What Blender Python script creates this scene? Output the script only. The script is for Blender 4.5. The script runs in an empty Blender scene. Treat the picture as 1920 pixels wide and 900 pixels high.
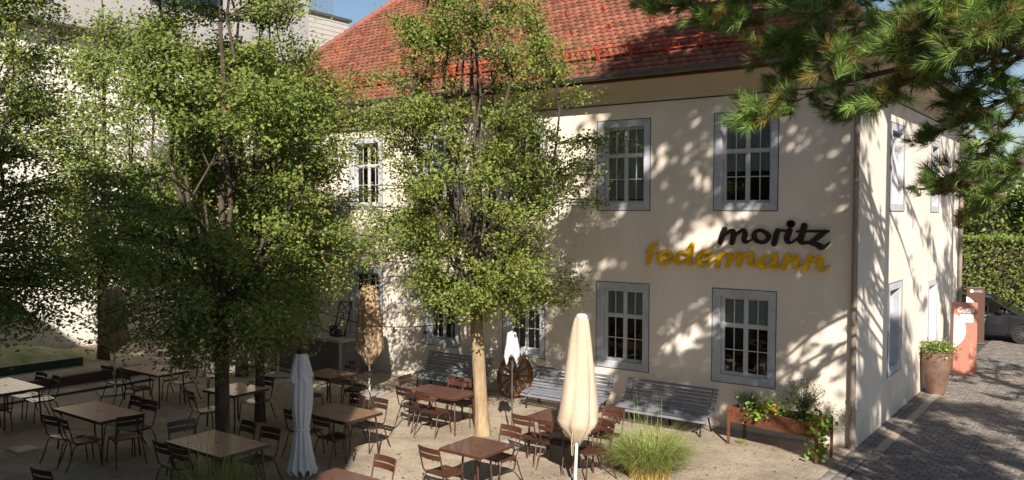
import bpy, bmesh, math, random
import numpy as np
from mathutils import Vector, Matrix
random.seed(7); rng = np.random.default_rng(11)
PI = math.pi; R_ = math.radians
scene = bpy.context.scene
COL = scene.collection

# ------------------------------------------------------------------ materials
def srgb(*c):
    o = []
    for v in c[:3]:
        v /= 255.0
        o.append(v/12.92 if v <= .04045 else ((v+.055)/1.055)**2.4)
    return tuple(o)+(1,)

def mat(name, col, rough=.8, metal=0, var=0.0, vscale=3.0, bump=0.0, bscale=40.0, attr=False,
        col2=None, trans=0.0, spec=None, coat=0.0, detail=6, stretch=None, rvar=0.0):
    """col/col2 linear rgb; noise mixes them; attr multiplies a per-face tint colour."""
    m = bpy.data.materials.new(name); m.use_nodes = True
    nt = m.node_tree; N = nt.nodes; L = nt.links
    b = N['Principled BSDF']
    b.inputs['Roughness'].default_value = rough
    b.inputs['Metallic'].default_value = metal
    if spec is not None: b.inputs['Specular IOR Level'].default_value = spec
    if coat: b.inputs['Coat Weight'].default_value = coat; b.inputs['Coat Roughness'].default_value = .08
    tc = N.new('ShaderNodeTexCoord'); src = tc.outputs['Object']
    if stretch:
        mp = N.new('ShaderNodeMapping'); mp.inputs['Scale'].default_value = stretch
        L.new(src, mp.inputs['Vector']); src = mp.outputs['Vector']
    c = tuple(col[:3])+(1,)
    if col2 is None: c2 = tuple(max(0, x*(1-var)) for x in c[:3])+(1,)
    else: c2 = tuple(col2[:3])+(1,)
    out = None
    if var or col2 is not None:
        n = N.new('ShaderNodeTexNoise'); n.inputs['Scale'].default_value = vscale
        n.inputs['Detail'].default_value = detail; n.inputs['Roughness'].default_value = .65
        L.new(src, n.inputs['Vector'])
        r = N.new('ShaderNodeValToRGB'); r.color_ramp.elements[0].position = .35; r.color_ramp.elements[1].position = .68
        r.color_ramp.elements[0].color = c2; r.color_ramp.elements[1].color = c
        L.new(n.outputs['Fac'], r.inputs['Fac']); out = r.outputs['Color']
    else:
        rgb = N.new('ShaderNodeRGB'); rgb.outputs[0].default_value = c; out = rgb.outputs[0]
    if attr:
        a = N.new('ShaderNodeVertexColor'); a.layer_name = 'tint'
        mx = N.new('ShaderNodeMix'); mx.data_type = 'RGBA'; mx.blend_type = 'MULTIPLY'
        mx.inputs['Factor'].default_value = 1
        L.new(out, mx.inputs['A']); L.new(a.outputs['Color'], mx.inputs['B']); out = mx.outputs['Result']
    L.new(out, b.inputs['Base Color'])
    if bump:
        n2 = N.new('ShaderNodeTexNoise'); n2.inputs['Scale'].default_value = bscale; n2.inputs['Detail'].default_value = 8
        L.new(src, n2.inputs['Vector'])
        bp = N.new('ShaderNodeBump'); bp.inputs['Strength'].default_value = bump; bp.inputs['Distance'].default_value = .02
        L.new(n2.outputs['Fac'], bp.inputs['Height']); L.new(bp.outputs['Normal'], b.inputs['Normal'])
    if trans:
        t = N.new('ShaderNodeBsdfTranslucent'); L.new(out, t.inputs['Color'])
        ms = N.new('ShaderNodeMixShader'); ms.inputs['Fac'].default_value = trans
        L.new(b.outputs[0], ms.inputs[1]); L.new(t.outputs[0], ms.inputs[2])
        L.new(ms.outputs[0], N['Material Output'].inputs['Surface'])
    return m

def glass_mat(name, tint=(.8,.85,.85), rough=.02, refl=.12):
    m = bpy.data.materials.new(name); m.use_nodes = True
    nt = m.node_tree; N = nt.nodes; L = nt.links; N.remove(N['Principled BSDF'])
    t = N.new('ShaderNodeBsdfTransparent'); t.inputs[0].default_value = tint+(1,)
    g = N.new('ShaderNodeBsdfGlossy'); g.inputs['Roughness'].default_value = rough
    fr = N.new('ShaderNodeFresnel'); fr.inputs['IOR'].default_value = 1.5
    ad = N.new('ShaderNodeMath'); ad.operation = 'ADD'; ad.inputs[1].default_value = refl*.4
    L.new(fr.outputs[0], ad.inputs[0])
    nz = N.new('ShaderNodeTexNoise'); nz.inputs['Scale'].default_value = 2.2
    tc = N.new('ShaderNodeTexCoord'); L.new(tc.outputs['Object'], nz.inputs['Vector'])
    bp = N.new('ShaderNodeBump'); bp.inputs['Strength'].default_value = .12; bp.inputs['Distance'].default_value = .05
    L.new(nz.outputs['Fac'], bp.inputs['Height']); L.new(bp.outputs['Normal'], g.inputs['Normal'])
    ms = N.new('ShaderNodeMixShader'); L.new(ad.outputs[0], ms.inputs[0])
    L.new(t.outputs[0], ms.inputs[1]); L.new(g.outputs[0], ms.inputs[2])
    L.new(ms.outputs[0], N['Material Output'].inputs['Surface'])
    return m

def plaster_mat(name, col, stain=.17):
    m = mat(name, col, rough=.92, bump=.35, bscale=14, spec=.15)
    nt = m.node_tree; N = nt.nodes; L = nt.links; b = N['Principled BSDF']
    tc = N.new('ShaderNodeTexCoord')
    mp = N.new('ShaderNodeMapping'); mp.inputs['Scale'].default_value = (.6,.6,.25); L.new(tc.outputs['Object'], mp.inputs['Vector'])
    n1 = N.new('ShaderNodeTexNoise'); n1.inputs['Scale'].default_value = 1.3; n1.inputs['Detail'].default_value = 8
    L.new(mp.outputs[0], n1.inputs['Vector'])
    r = N.new('ShaderNodeValToRGB'); c = col[:3]
    r.color_ramp.elements[0].position = .3; r.color_ramp.elements[0].color = (c[0]*(1-stain), c[1]*(1-stain*1.1), c[2]*(1-stain*1.3), 1)
    r.color_ramp.elements[1].position = .62; r.color_ramp.elements[1].color = (c[0],c[1],c[2],1)
    L.new(n1.outputs['Fac'], r.inputs['Fac'])
    # splash dirt close to the ground: real grime with a ragged upper edge
    sx = N.new('ShaderNodeSeparateXYZ'); L.new(tc.outputs['Object'], sx.inputs[0])
    n2 = N.new('ShaderNodeTexNoise'); n2.inputs['Scale'].default_value = 3.5; n2.inputs['Detail'].default_value = 7
    L.new(tc.outputs['Object'], n2.inputs['Vector'])
    ma = N.new('ShaderNodeMath'); ma.operation = 'MULTIPLY_ADD'; ma.inputs[1].default_value = -.7; 
    L.new(n2.outputs['Fac'], ma.inputs[0]); L.new(sx.outputs['Z'], ma.inputs[2])
    mr = N.new('ShaderNodeMapRange'); mr.inputs['From Min'].default_value = -.35; mr.inputs['From Max'].default_value = .15
    mr.inputs['To Min'].default_value = .3; mr.inputs['To Max'].default_value = 0
    L.new(ma.outputs[0], mr.inputs['Value'])
    mx = N.new('ShaderNodeMix'); mx.data_type = 'RGBA'
    L.new(mr.outputs[0], mx.inputs['Factor']); L.new(r.outputs['Color'], mx.inputs['A']); mx.inputs['B'].default_value = (.22,.18,.13,1)
    L.new(mx.outputs['Result'], b.inputs['Base Color'])
    return m

M = {}
M['plaster'] = plaster_mat('cream_plaster', (.79,.72,.64))
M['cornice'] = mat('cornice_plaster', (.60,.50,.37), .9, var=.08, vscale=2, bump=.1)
M['white_render'] = plaster_mat('white_render', (.78,.75,.70), .15)
M['grey_render'] = mat('grey_render', (.40,.39,.38), .9, var=.1, vscale=1, bump=.1)
M['surround'] = mat('blue_grey_surround', srgb(187,191,201), .85, var=.26, vscale=3.5, bump=.15, bscale=30)
M['line'] = mat('dark_line_paint', (.045,.05,.06), .8)
M['sash'] = mat('sash_paint', (.55,.56,.57), .5, var=.12, vscale=9)
M['glass'] = glass_mat('window_glass')
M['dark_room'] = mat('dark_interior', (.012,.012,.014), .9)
M['blind'] = mat('roller_blind', (.62,.63,.66), .85, var=.06, vscale=3)
M['white_blind'] = mat('white_blind', (.72,.71,.70), .85, var=.05)
M['tile'] = mat('clay_tile', (.31,.105,.062), .8, col2=(.17,.068,.045), vscale=.9, bump=.3, bscale=60, attr=True)
M['roof_under'] = mat('roof_underlay', (.10,.035,.02), .9)
M['snow_metal'] = mat('red_painted_metal', (.50,.085,.035), .5, var=.15, vscale=6)
M['zinc'] = mat('weathered_zinc', (.16,.155,.15), .5, metal=.5, var=.3, vscale=4)
M['copper'] = mat('brown_downpipe', (.36,.30,.25), .5, metal=.15, var=.45, vscale=2.5, stretch=(3,3,.5))
M['fascia'] = mat('brown_fascia_wood', (.20,.06,.022), .7, var=.35, vscale=5)
M['black_letter'] = mat('dark_brown_letter', (.014,.009,.008), .45)
M['yellow_letter'] = mat('yellow_letter', (.68,.40,.004), .45)
M['chair'] = mat('brown_powder_coat', (.088,.034,.023), .42, var=.25, vscale=9, bump=.05)
M['chair_dk'] = mat('dark_brown_powder_coat', (.045,.022,.018), .42, var=.25, vscale=9, bump=.05)
M['table_br'] = mat('red_brown_powder_coat', (.13,.062,.045), .38, var=.22, vscale=7, bump=.05, coat=.3)
M['table_md'] = mat('mid_brown_slats', (.27,.155,.10), .28, var=.25, vscale=6, bump=.08, coat=.5)
M['table_tan'] = mat('tan_slats', (.86,.50,.36), .28, var=.18, vscale=6, bump=.08, coat=.5)
M['seat_tan'] = mat('tan_seat_slats', (.38,.25,.17), .28, var=.25, vscale=6, coat=.5)
M['canvas'] = mat('beige_canvas', (.62,.51,.385), .9, var=.12, vscale=4, bump=.35, bscale=9, trans=.12)
M['canvas_br'] = mat('brown_canvas', (.42,.30,.19), .9, var=.2, vscale=4, bump=.3, bscale=9, trans=.1)
M['canvas_wh'] = mat('white_canvas', (.62,.63,.68), .85, var=.08, vscale=4, bump=.3, bscale=9, trans=.12)
M['pole'] = mat('white_pole', (.62,.62,.60), .35, var=.1)
M['steel'] = mat('grey_steel', (.20,.20,.20), .4, metal=.7, var=.2)
M['concrete'] = mat('concrete', (.36,.34,.32), .9, var=.25, vscale=4, bump=.25)
M['dark_concrete'] = mat('dark_grey_terrace', (.15,.145,.14), .9, var=.2, vscale=2, bump=.2)
M['black'] = mat('black_metal', (.015,.015,.016), .5)
M['sleeper'] = mat('brown_timber', (.13,.075,.055), .85, var=.45, vscale=4, bump=.3, stretch=(6,.6,6))
M['green_metal'] = mat('green_edging', (.03,.06,.045), .6, var=.3)
M['bench'] = mat('blue_grey_bench_paint', (.20,.215,.25), .55, var=.22, vscale=6, bump=.12, bscale=25)
M['wheelwood'] = mat('brown_wheel_wood', (.26,.12,.045), .7, var=.5, vscale=7, bump=.3)
M['rust'] = mat('corten_rust', (.19,.062,.026), .8, var=.5, vscale=6, bump=.2, col2=(.07,.024,.015))
M['pot'] = mat('terracotta_pot_glaze', (.22,.125,.085), .65, col2=(.10,.06,.05), vscale=3.5, bump=.3, bscale=8)
M['soil'] = mat('soil', (.05,.035,.025), .95, var=.4, vscale=20, bump=.5)
M['sign_red'] = mat('salmon_red_panel', (.42,.165,.12), .5, var=.05)
M['sign_brown_shade'] = mat('shaded_brown_panel', (.10,.05,.035), .35, var=.15)  # brown base colour darkened to stand in for the shade on this panel
M['white_print'] = mat('white_print', (.78,.76,.72), .5)
M['grey_print'] = mat('grey_print', (.28,.28,.28), .5)
M['pale_print'] = mat('pale_pink_print', (.66,.38,.32), .5)
M['carpaint'] = mat('dark_grey_car_paint', (.022,.024,.028), .28, metal=.3, coat=.8)
M['carglass'] = glass_mat('car_glass', (.30,.34,.34), .02, .3)
M['tyre'] = mat('tyre_rubber', (.02,.02,.02), .85)
M['rim'] = mat('alloy_rim', (.22,.22,.23), .3, metal=.8)
M['lamp_glass'] = mat('lamp_glass', (.5,.5,.52), .15)
M['cladding'] = mat('pale_grey_cladding', (.50,.47,.44), .8, var=.12, vscale=3, bump=.1)
M['bark_lit'] = mat('sunlit_bark', (.40,.30,.18), .9, col2=(.22,.155,.09), vscale=6, bump=.9, bscale=16, stretch=(1.6,1.6,.35))  # lighter copy of the bark, sunlight put into its base colour
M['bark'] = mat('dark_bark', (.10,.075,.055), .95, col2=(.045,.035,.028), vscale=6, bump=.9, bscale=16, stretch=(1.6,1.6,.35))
M['pinebark'] = mat('pine_bark', (.13,.075,.05), .95, col2=(.05,.035,.03), vscale=5, bump=1, bscale=10)
M['leaf'] = mat('broad_leaf', (.175,.262,.062), .55, attr=True, trans=.38, spec=.35)
M['needle'] = mat('pine_needle', (.165,.275,.068), .5, attr=True, trans=.2, spec=.4)
M['hedge'] = mat('hedge_leaf', (.14,.22,.035), .55, attr=True, trans=.35)
M['grass'] = mat('reed_grass', (.33,.36,.17), .6, attr=True, trans=.35)
M['petal'] = mat('orange_petal', (.85,.13,.03), .6, attr=True, trans=.3)
M['cable'] = mat('black_cable', (.012,.02,.016), .5)
M['blanket'] = mat('pale_blue_cloth', (.5,.55,.68), .9, var=.1)
M['house_added'] = mat('dark_house_render', (.11,.09,.07), .9, var=.15, vscale=1)  # kept dark to limit bounce from the added shade house
M['paver'] = mat('paver_stone', (.25,.22,.195), .9, attr=True, var=.3, vscale=9, bump=.35, bscale=25)
M['mortar'] = mat('paver_joint_sand', (.10,.085,.065), .95, var=.3, vscale=12)
M['slabstone'] = mat('pale_kerb_stone', (.44,.37,.29), .9, var=.25, vscale=6, bump=.3)

def gravel_mat():
    m = bpy.data.materials.new('compacted_gravel'); m.use_nodes = True
    nt = m.node_tree; N = nt.nodes; L = nt.links; b = N['Principled BSDF']; b.inputs['Roughness'].default_value = .95
    b.inputs['Specular IOR Level'].default_value = .15
    tc = N.new('ShaderNodeTexCoord')
    def noise(s, d=6, r=.6):
        n = N.new('ShaderNodeTexNoise'); n.inputs['Scale'].default_value = s; n.inputs['Detail'].default_value = d; n.inputs['Roughness'].default_value = r
        L.new(tc.outputs['Object'], n.inputs['Vector']); return n.outputs['Fac']
    def ramp(f, p0, c0, p1, c1):
        r = N.new('ShaderNodeValToRGB'); e = r.color_ramp.elements
        e[0].position = p0; e[0].color = c0+(1,); e[1].position = p1; e[1].color = c1+(1,); L.new(f, r.inputs['Fac']); return r.outputs['Color']
    big = ramp(noise(.5), .35, (.34,.29,.235), .65, (.50,.43,.345))
    v = N.new('ShaderNodeTexVoronoi'); v.inputs['Scale'].default_value = 38; L.new(tc.outputs['Object'], v.inputs['Vector'])
    st = ramp(v.outputs['Distance'], .06, (.6,.6,.6), .4, (1.05,1.03,1.0))
    mx = N.new('ShaderNodeMix'); mx.data_type = 'RGBA'; mx.blend_type = 'MULTIPLY'; mx.inputs['Factor'].default_value = .75
    L.new(big, mx.inputs['A']); L.new(st, mx.inputs['B'])
    # scattered darker crumbs and dead leaf bits
    v2 = N.new('ShaderNodeTexVoronoi'); v2.inputs['Scale'].default_value = 7; v2.inputs['Randomness'].default_value = 1
    dn = N.new('ShaderNodeTexNoise'); dn.inputs['Scale'].default_value = 20; L.new(tc.outputs['Object'], dn.inputs['Vector'])
    ad = N.new('ShaderNodeMixRGB'); ad.inputs[0].default_value = .06; L.new(tc.outputs['Object'], ad.inputs[1]); L.new(dn.outputs['Color'], ad.inputs[2])
    L.new(ad.outputs[0], v2.inputs['Vector'])
    crumbs = ramp(v2.outputs['Distance'], .085, (.45,.38,.30), .12, (1,1,1))
    m2 = N.new('ShaderNodeMix'); m2.data_type = 'RGBA'; m2.blend_type = 'MULTIPLY'; m2.inputs['Factor'].default_value = 1
    L.new(mx.outputs['Result'], m2.inputs['A']); L.new(crumbs, m2.inputs['B'])
    # worn mossy/damp patches
    pt = ramp(noise(1.7, 9, .7), .40, (.72,.70,.66), .56, (1,1,1))
    m3 = N.new('ShaderNodeMix'); m3.data_type = 'RGBA'; m3.blend_type = 'MULTIPLY'; m3.inputs['Factor'].default_value = .8
    L.new(m2.outputs['Result'], m3.inputs['A']); L.new(pt, m3.inputs['B'])
    L.new(m3.outputs['Result'], b.inputs['Base Color'])
    bp = N.new('ShaderNodeBump'); bp.inputs['Strength'].default_value = .9; bp.inputs['Distance'].default_value = .02
    aa = N.new('ShaderNodeMath'); aa.operation = 'ADD'; L.new(v.outputs['Distance'], aa.inputs[0]); L.new(noise(9, 8, .7), aa.inputs[1])
    L.new(aa.outputs[0], bp.inputs['Height']); L.new(bp.outputs['Normal'], b.inputs['Normal'])
    return m
M['gravel'] = gravel_mat()

# ------------------------------------------------------------------ object helpers
def tag(o, label=None, cat=None, group=None, kind=None):
    if label: o['label'] = label
    if cat: o['category'] = cat
    if group: o['group'] = group
    if kind: o['kind'] = kind
    return o
def empty(name, loc=(0,0,0), rz=0, label=None, cat=None, group=None):
    o = bpy.data.objects.new(name, None); COL.objects.link(o); o.location = loc; o.rotation_euler = (0,0,rz)
    o.empty_display_size = .2
    return tag(o, label, cat, group)
class MB:
    """collects boxes, tubes, polygons into one mesh"""
    def __init__(s): s.v = []; s.f = []; s.mi = []; s.cur = 0; s.sm = []
    def add(s, vs, fs, smooth=False):
        n = len(s.v); s.v += [tuple(p) for p in vs]
        for f in fs: s.f.append(tuple(i+n for i in f)); s.mi.append(s.cur); s.sm.append(smooth)
    def box(s, x0, x1, y0, y1, z0, z1, mt=None):
        vs = [(x0,y0,z0),(x1,y0,z0),(x1,y1,z0),(x0,y1,z0),(x0,y0,z1),(x1,y0,z1),(x1,y1,z1),(x0,y1,z1)]
        if mt is not None: vs = [mt @ Vector(p) for p in vs]
        s.add(vs, [(0,3,2,1),(4,5,6,7),(0,1,5,4),(1,2,6,5),(2,3,7,6),(3,0,4,7)])
    def bar(s, a, b, w, t, up=(0,0,1)):
        a = Vector(a); b = Vector(b); d = (b-a).normalized(); u = Vector(up)
        r = d.cross(u); r = r.normalized() if r.length > 1e-6 else Vector((1,0,0)); u2 = r.cross(d).normalized()
        vs = []
        for p in (a, b):
            for sx, sz in ((-1,-1),(1,-1),(1,1),(-1,1)): vs.append(p + r*(sx*w/2) + u2*(sz*t/2))
        s.add(vs, [(3,2,1,0),(4,5,6,7),(0,1,5,4),(1,2,6,5),(2,3,7,6),(3,0,4,7)])
    def tube(s, pts, r, n=8, caps=True, smooth=True):
        pts = [Vector(p) for p in pts]; rr = r if isinstance(r, (list,tuple)) else [r]*len(pts)
        vs = []; up = Vector((.13,.07,1)).normalized(); prev = None
        for i, p in enumerate(pts):
            d = (pts[min(i+1,len(pts)-1)] - pts[max(i-1,0)])
            d = d.normalized() if d.length > 1e-9 else Vector((0,0,1))
            if prev is None:
                a = d.cross(up)
                if a.length < .05: a = d.cross(Vector((1,0,0)))
            else: a = prev - d*prev.dot(d)
            a.normalize(); b = d.cross(a); prev = a
            for k in range(n):
                t = 2*PI*k/n; vs.append(p + a*(math.cos(t)*rr[i]) + b*(math.sin(t)*rr[i]))
        fs = []
        for i in range(len(pts)-1):
            for k in range(n): fs.append((i*n+k, i*n+(k+1)%n, (i+1)*n+(k+1)%n, (i+1)*n+k))
        s.add(vs, fs, smooth)
        if caps:
            m = len(pts)-1
            s.add(vs[:n], [tuple(range(n))[::-1]]); s.add(vs[m*n:], [tuple(range(n))])
    def lathe(s, prof, n=24, c=(0,0), fn=None, smooth=True):
        vs = []
        for r, z in prof:
            for k in range(n):
                t = 2*PI*k/n; q = fn(t, z) if fn else 1
                vs.append((c[0]+math.cos(t)*r*q, c[1]+math.sin(t)*r*q, z))
        fs = []
        for i in range(len(prof)-1):
            for k in range(n): fs.append((i*n+k, i*n+(k+1)%n, (i+1)*n+(k+1)%n, (i+1)*n+k))
        s.add(vs, fs, smooth)
    def build(s, name, m, parent=None, bevel=0.0, loc=None, tint=None):
        me = bpy.data.meshes.new(name); me.from_pydata(s.v, [], s.f)
        ms = m if isinstance(m, (list,tuple)) else [m]
        for q in ms: me.materials.append(q)
        if len(ms) > 1: me.polygons.foreach_set('material_index', s.mi)
        me.polygons.foreach_set('use_smooth', s.sm)
        me.update()
        o = bpy.data.objects.new(name, me); COL.objects.link(o)
        if parent: o.parent = parent
        if loc: o.location = loc
        if bevel:
            b = o.modifiers.new('bevel', 'BEVEL'); b.width = bevel; b.segments = 2; b.limit_method = 'ANGLE'
        return o
def npmesh(name, V, F, m, parent=None, tint=None, smooth=False):
    """V (n,3), F (m,k) same-size polygons, tint (m,3) per-face colour"""
    V = np.asarray(V, np.float32); F = np.asarray(F, np.int32); k = F.shape[1]
    me = bpy.data.meshes.new(name)
    me.vertices.add(len(V)); me.vertices.foreach_set('co', V.ravel())
    me.loops.add(F.size); me.loops.foreach_set('vertex_index', F.ravel())
    me.polygons.add(len(F)); me.polygons.foreach_set('loop_start', np.arange(0, F.size, k, dtype=np.int32))
    if smooth: me.polygons.foreach_set('use_smooth', np.ones(len(F), bool))
    me.update(calc_edges=True)
    if tint is not None:
        a = me.color_attributes.new('tint', 'FLOAT_COLOR', 'CORNER')
        t = np.repeat(np.concatenate([tint, np.ones((len(F),1))], 1), k, axis=0).astype(np.float32)
        a.data.foreach_set('color', t.ravel())
    me.materials.append(m); me.validate()
    o = bpy.data.objects.new(name, me); COL.objects.link(o)
    if parent: o.parent = parent
    return o
def copy_tree(o, parent=None):
    c = o.copy(); COL.objects.link(c)
    if parent: c.parent = parent
    for ch in [x for x in o.children]: copy_tree(ch, c)
    return c
def text_mesh(name, txt, size, m, parent, mtx, extrude=.002, shear=0, bold=0.0):
    cu = bpy.data.curves.new(name, 'FONT'); cu.body = txt; cu.size = size; cu.extrude = extrude; cu.shear = shear; cu.offset = bold
    cu.resolution_u = 3; cu.align_x = 'LEFT'
    t = bpy.data.objects.new('tmp', cu); COL.objects.link(t)
    dg = bpy.context.evaluated_depsgraph_get(); me = bpy.data.meshes.new_from_object(t.evaluated_get(dg))
    bpy.data.objects.remove(t); bpy.data.curves.remove(cu)
    me.transform(mtx); me.name = name; me.materials.clear(); me.materials.append(m)
    o = bpy.data.objects.new(name, me); COL.objects.link(o); o.parent = parent
    return o

def spline(pts, k=7):
    P=[pts[0]]+list(pts)+[pts[-1]]; out=[]
    for i in range(1,len(P)-2):
        p0,p1,p2,p3=[np.array(P[i+j]) for j in (-1,0,1,2)]
        for j in range(k):
            t=j/k; out.append(tuple(.5*((2*p1)+(-p0+p2)*t+(2*p0-5*p1+4*p2-p3)*t*t+(-p0+3*p1-3*p2+p3)*t**3)))
    out.append(tuple(pts[-1])); return out

# ------------------------------------------------------------------ camera, sun, sky
cam_d = bpy.data.cameras.new('camera'); cam = bpy.data.objects.new('camera', cam_d); COL.objects.link(cam)
CR = Vector((0.80737239,0.5900346,0.00299816)); CU = Vector((-0.02306634,0.02648458,0.99938307)); CW = Vector((-0.58959118,0.80694345,-0.03499285))
cam.matrix_world = Matrix(((CR.x,CU.x,-CW.x,3.843),(CR.y,CU.y,-CW.y,-15.809),(CR.z,CU.z,-CW.z,4.3),(0,0,0,1)))
cam_d.sensor_width = 36; cam_d.lens = 36*1568.8/1920; cam_d.clip_end = 1500; cam_d.clip_start = .05
scene.camera = cam
SUN_AZ = R_(129.5); SUN_EL = R_(32)          # travel direction (in XY) and elevation
sd = Vector((math.cos(SUN_AZ)*math.cos(SUN_EL), math.sin(SUN_AZ)*math.cos(SUN_EL), -math.sin(SUN_EL)))
sl = bpy.data.lights.new('sun', 'SUN'); sl.energy = 5.0; sl.angle = R_(.5); sl.color = (1.0,.90,.78)
so = bpy.data.objects.new('sun', sl); COL.objects.link(so); so.rotation_euler = sd.to_track_quat('-Z', 'Y').to_euler()
w = bpy.data.worlds.new('World'); scene.world = w; w.use_nodes = True
wn = w.node_tree; sky = wn.nodes.new('ShaderNodeTexSky'); sky.sky_type = 'NISHITA'; sky.sun_disc = False
sky.sun_elevation = SUN_EL; ts = -sd; sky.sun_rotation = math.atan2(ts.x, ts.y)
sky.air_density = 1.0; sky.dust_density = .6; sky.ozone_density = 1.2
bg = wn.nodes['Background']; wn.links.new(sky.outputs[0], bg.inputs[0]); bg.inputs[1].default_value = .058
scene.view_settings.view_transform = 'Standard'; scene.view_settings.look = 'None'
scene.view_settings.exposure = .80; scene.view_settings.gamma = 1

# ------------------------------------------------------------------ ground
def sheet(name, x0, x1, y0, y1, z, m, label=None):
    b = MB(); b.add([(x0,y0,z),(x1,y0,z),(x1,y1,z),(x0,y1,z)], [(0,1,2,3)])
    o = b.build(name, m); tag(o, kind='structure'); return o
sheet('ground', -300, 300, -300, 300, -.02, M['mortar'])
# gravel yard: slightly uneven sheet
def yard():
    nx, ny = 110, 110; xs = np.linspace(-23.5, -.02, nx); ys = np.linspace(-17.6, .5, ny)
    X, Y = np.meshgrid(xs, ys); Z = .004+.012*np.sin(X*1.3+1)*np.sin(Y*1.1)*np.exp(-((Y)**2)*0)+.0
    Z = np.clip(Z, -.008, .012)
    V = np.stack([X,Y,Z], -1).reshape(-1,3)
    i = np.arange((nx-1)*(ny-1)); r = i//(nx-1); c = i%(nx-1); a = r*nx+c
    F = np.stack([a,a+1,a+nx+1,a+nx],1)
    return npmesh('gravel_yard', V, F, M['gravel'], smooth=True)
tag(yard(), kind='structure')
# stone pavers: individual blocks, one paved surface
def pavers():
    V=[];F=[];T=[]; n=0
    L_, W_, g = .18, .135, .011
    def blocks(x0, x1, y0, y1, lw, ww, alongx, tone):
        nonlocal n
        rows = int((y1-y0)/ww) if alongx else int((x1-x0)/ww)
        for r in range(rows):
            off = (r%2)*lw*.5 + random.uniform(-.01,.01)
            ln = (x1-x0) if alongx else (y1-y0)
            k = int(ln/lw)+1
            for j in range(k):
                a0 = max(0, j*lw-off); a1 = min(ln, (j+1)*lw-off)
                if a1-a0 < .05: continue
                if alongx: bx0,bx1,by0,by1 = x0+a0+g/2, x0+a1-g/2, y0+r*ww+g/2, y0+(r+1)*ww-g/2
                else: bx0,bx1,by0,by1 = x0+r*ww+g/2, x0+(r+1)*ww-g/2, y0+a0+g/2, y0+a1-g/2
                jx=lambda: random.uniform(-.005,.005); h = random.uniform(.002,.010); e=.010
                zz=[h+random.uniform(-.0025,.0025) for _ in range(4)]
                o=[(bx0+jx(),by0+jx(),-.02),(bx1+jx(),by0+jx(),-.02),(bx1+jx(),by1+jx(),-.02),(bx0+jx(),by1+jx(),-.02)]
                t=[(bx0+e,by0+e,zz[0]),(bx1-e,by0+e,zz[1]),(bx1-e,by1-e,zz[2]),(bx0+e,by1-e,zz[3])]
                m_=[(o[q][0],o[q][1],zz[q]-.006) for q in range(4)]
                V.extend(o+m_+t)
                fs=[(n+8,n+9,n+10,n+11)]
                for q in range(4):
                    q2=(q+1)%4; fs.append((n+q,n+q2,n+4+q2,n+4+q)); fs.append((n+4+q,n+4+q2,n+8+q2,n+8+q))
                F.extend(fs); c=random.uniform(.68,1.12)*tone; wv=random.uniform(-.06,.06)
                T.extend([(c*(1+wv),c,c*(1-wv))]*len(fs)); n+=12
    blocks(-.02, .30, -3.2, 11.3, .26, .16, False, 1.12)
    blocks(.32, 9.5, -5.5, 19.0, L_, W_, True, 1.0)
    blocks(-.02, .30, -5.5, -3.2, .26, .16, False, 1.0)
    return npmesh('paved_lane', V, F, M['paver'], tint=np.array(T))
tag(pavers(), kind='structure')
# kerb-like strip at the foot of the side wall
b = MB()
y = .1
while y < 5.4:
    ln = random.uniform(.55,.75); b.box(.302-.002, .46, y, y+ln-.012, -.02, .018); y += ln
# (flush strip)
o = b.build('stone_strip', M['slabstone'], bevel=.006); tag(o, kind='structure')
# plaza behind the building
sheet('rear_lane', -30, 30, 19.0, 27, -.012, M['gravel'])

# ------------------------------------------------------------------ main building
BX0 = -17.35; BD = 11.33; WH = 6.575
main = empty('inn_building', (0,0,0), 0, 'two storey cream plaster inn with red tiled hipped roof and dappled shade', 'building')
def wall(parent, O, u, v, n, L0, L1, H0, H1, openings, depth, m, name='wall'):
    """rectangular wall with window holes; reveals go against n by depth"""
    O=Vector(O);u=Vector(u);v=Vector(v);n=Vector(n)
    us = sorted({L0,L1}|{q for o in openings for q in o[:2]}); vs_=sorted({H0,H1}|{q for o in openings for q in o[2:4]})
    b = MB(); P=lambda a,c,d=0: O+u*a+v*c-n*d
    for i in range(len(us)-1):
        for j in range(len(vs_)-1):
            a0,a1,c0,c1=us[i],us[i+1],vs_[j],vs_[j+1]; ma,mc=(a0+a1)/2,(c0+c1)/2
            if any(o[0]<ma<o[1] and o[2]<mc<o[3] for o in openings): continue
            b.add([P(a0,c0),P(a1,c0),P(a1,c1),P(a0,c1)],[(0,1,2,3)])
    for a0,a1,c0,c1 in openings:
        b.add([P(a0,c0),P(a1,c0),P(a1,c0,depth),P(a0,c0,depth)],[(0,1,2,3)])
        b.add([P(a0,c1),P(a1,c1),P(a1,c1,depth),P(a0,c1,depth)],[(3,2,1,0)])
        b.add([P(a0,c0),P(a0,c1),P(a0,c1,depth),P(a0,c0,depth)],[(3,2,1,0)])
        b.add([P(a1,c0),P(a1,c1),P(a1,c1,depth),P(a1,c0,depth)],[(0,1,2,3)])
    return b.build(name, m, parent)
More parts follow.
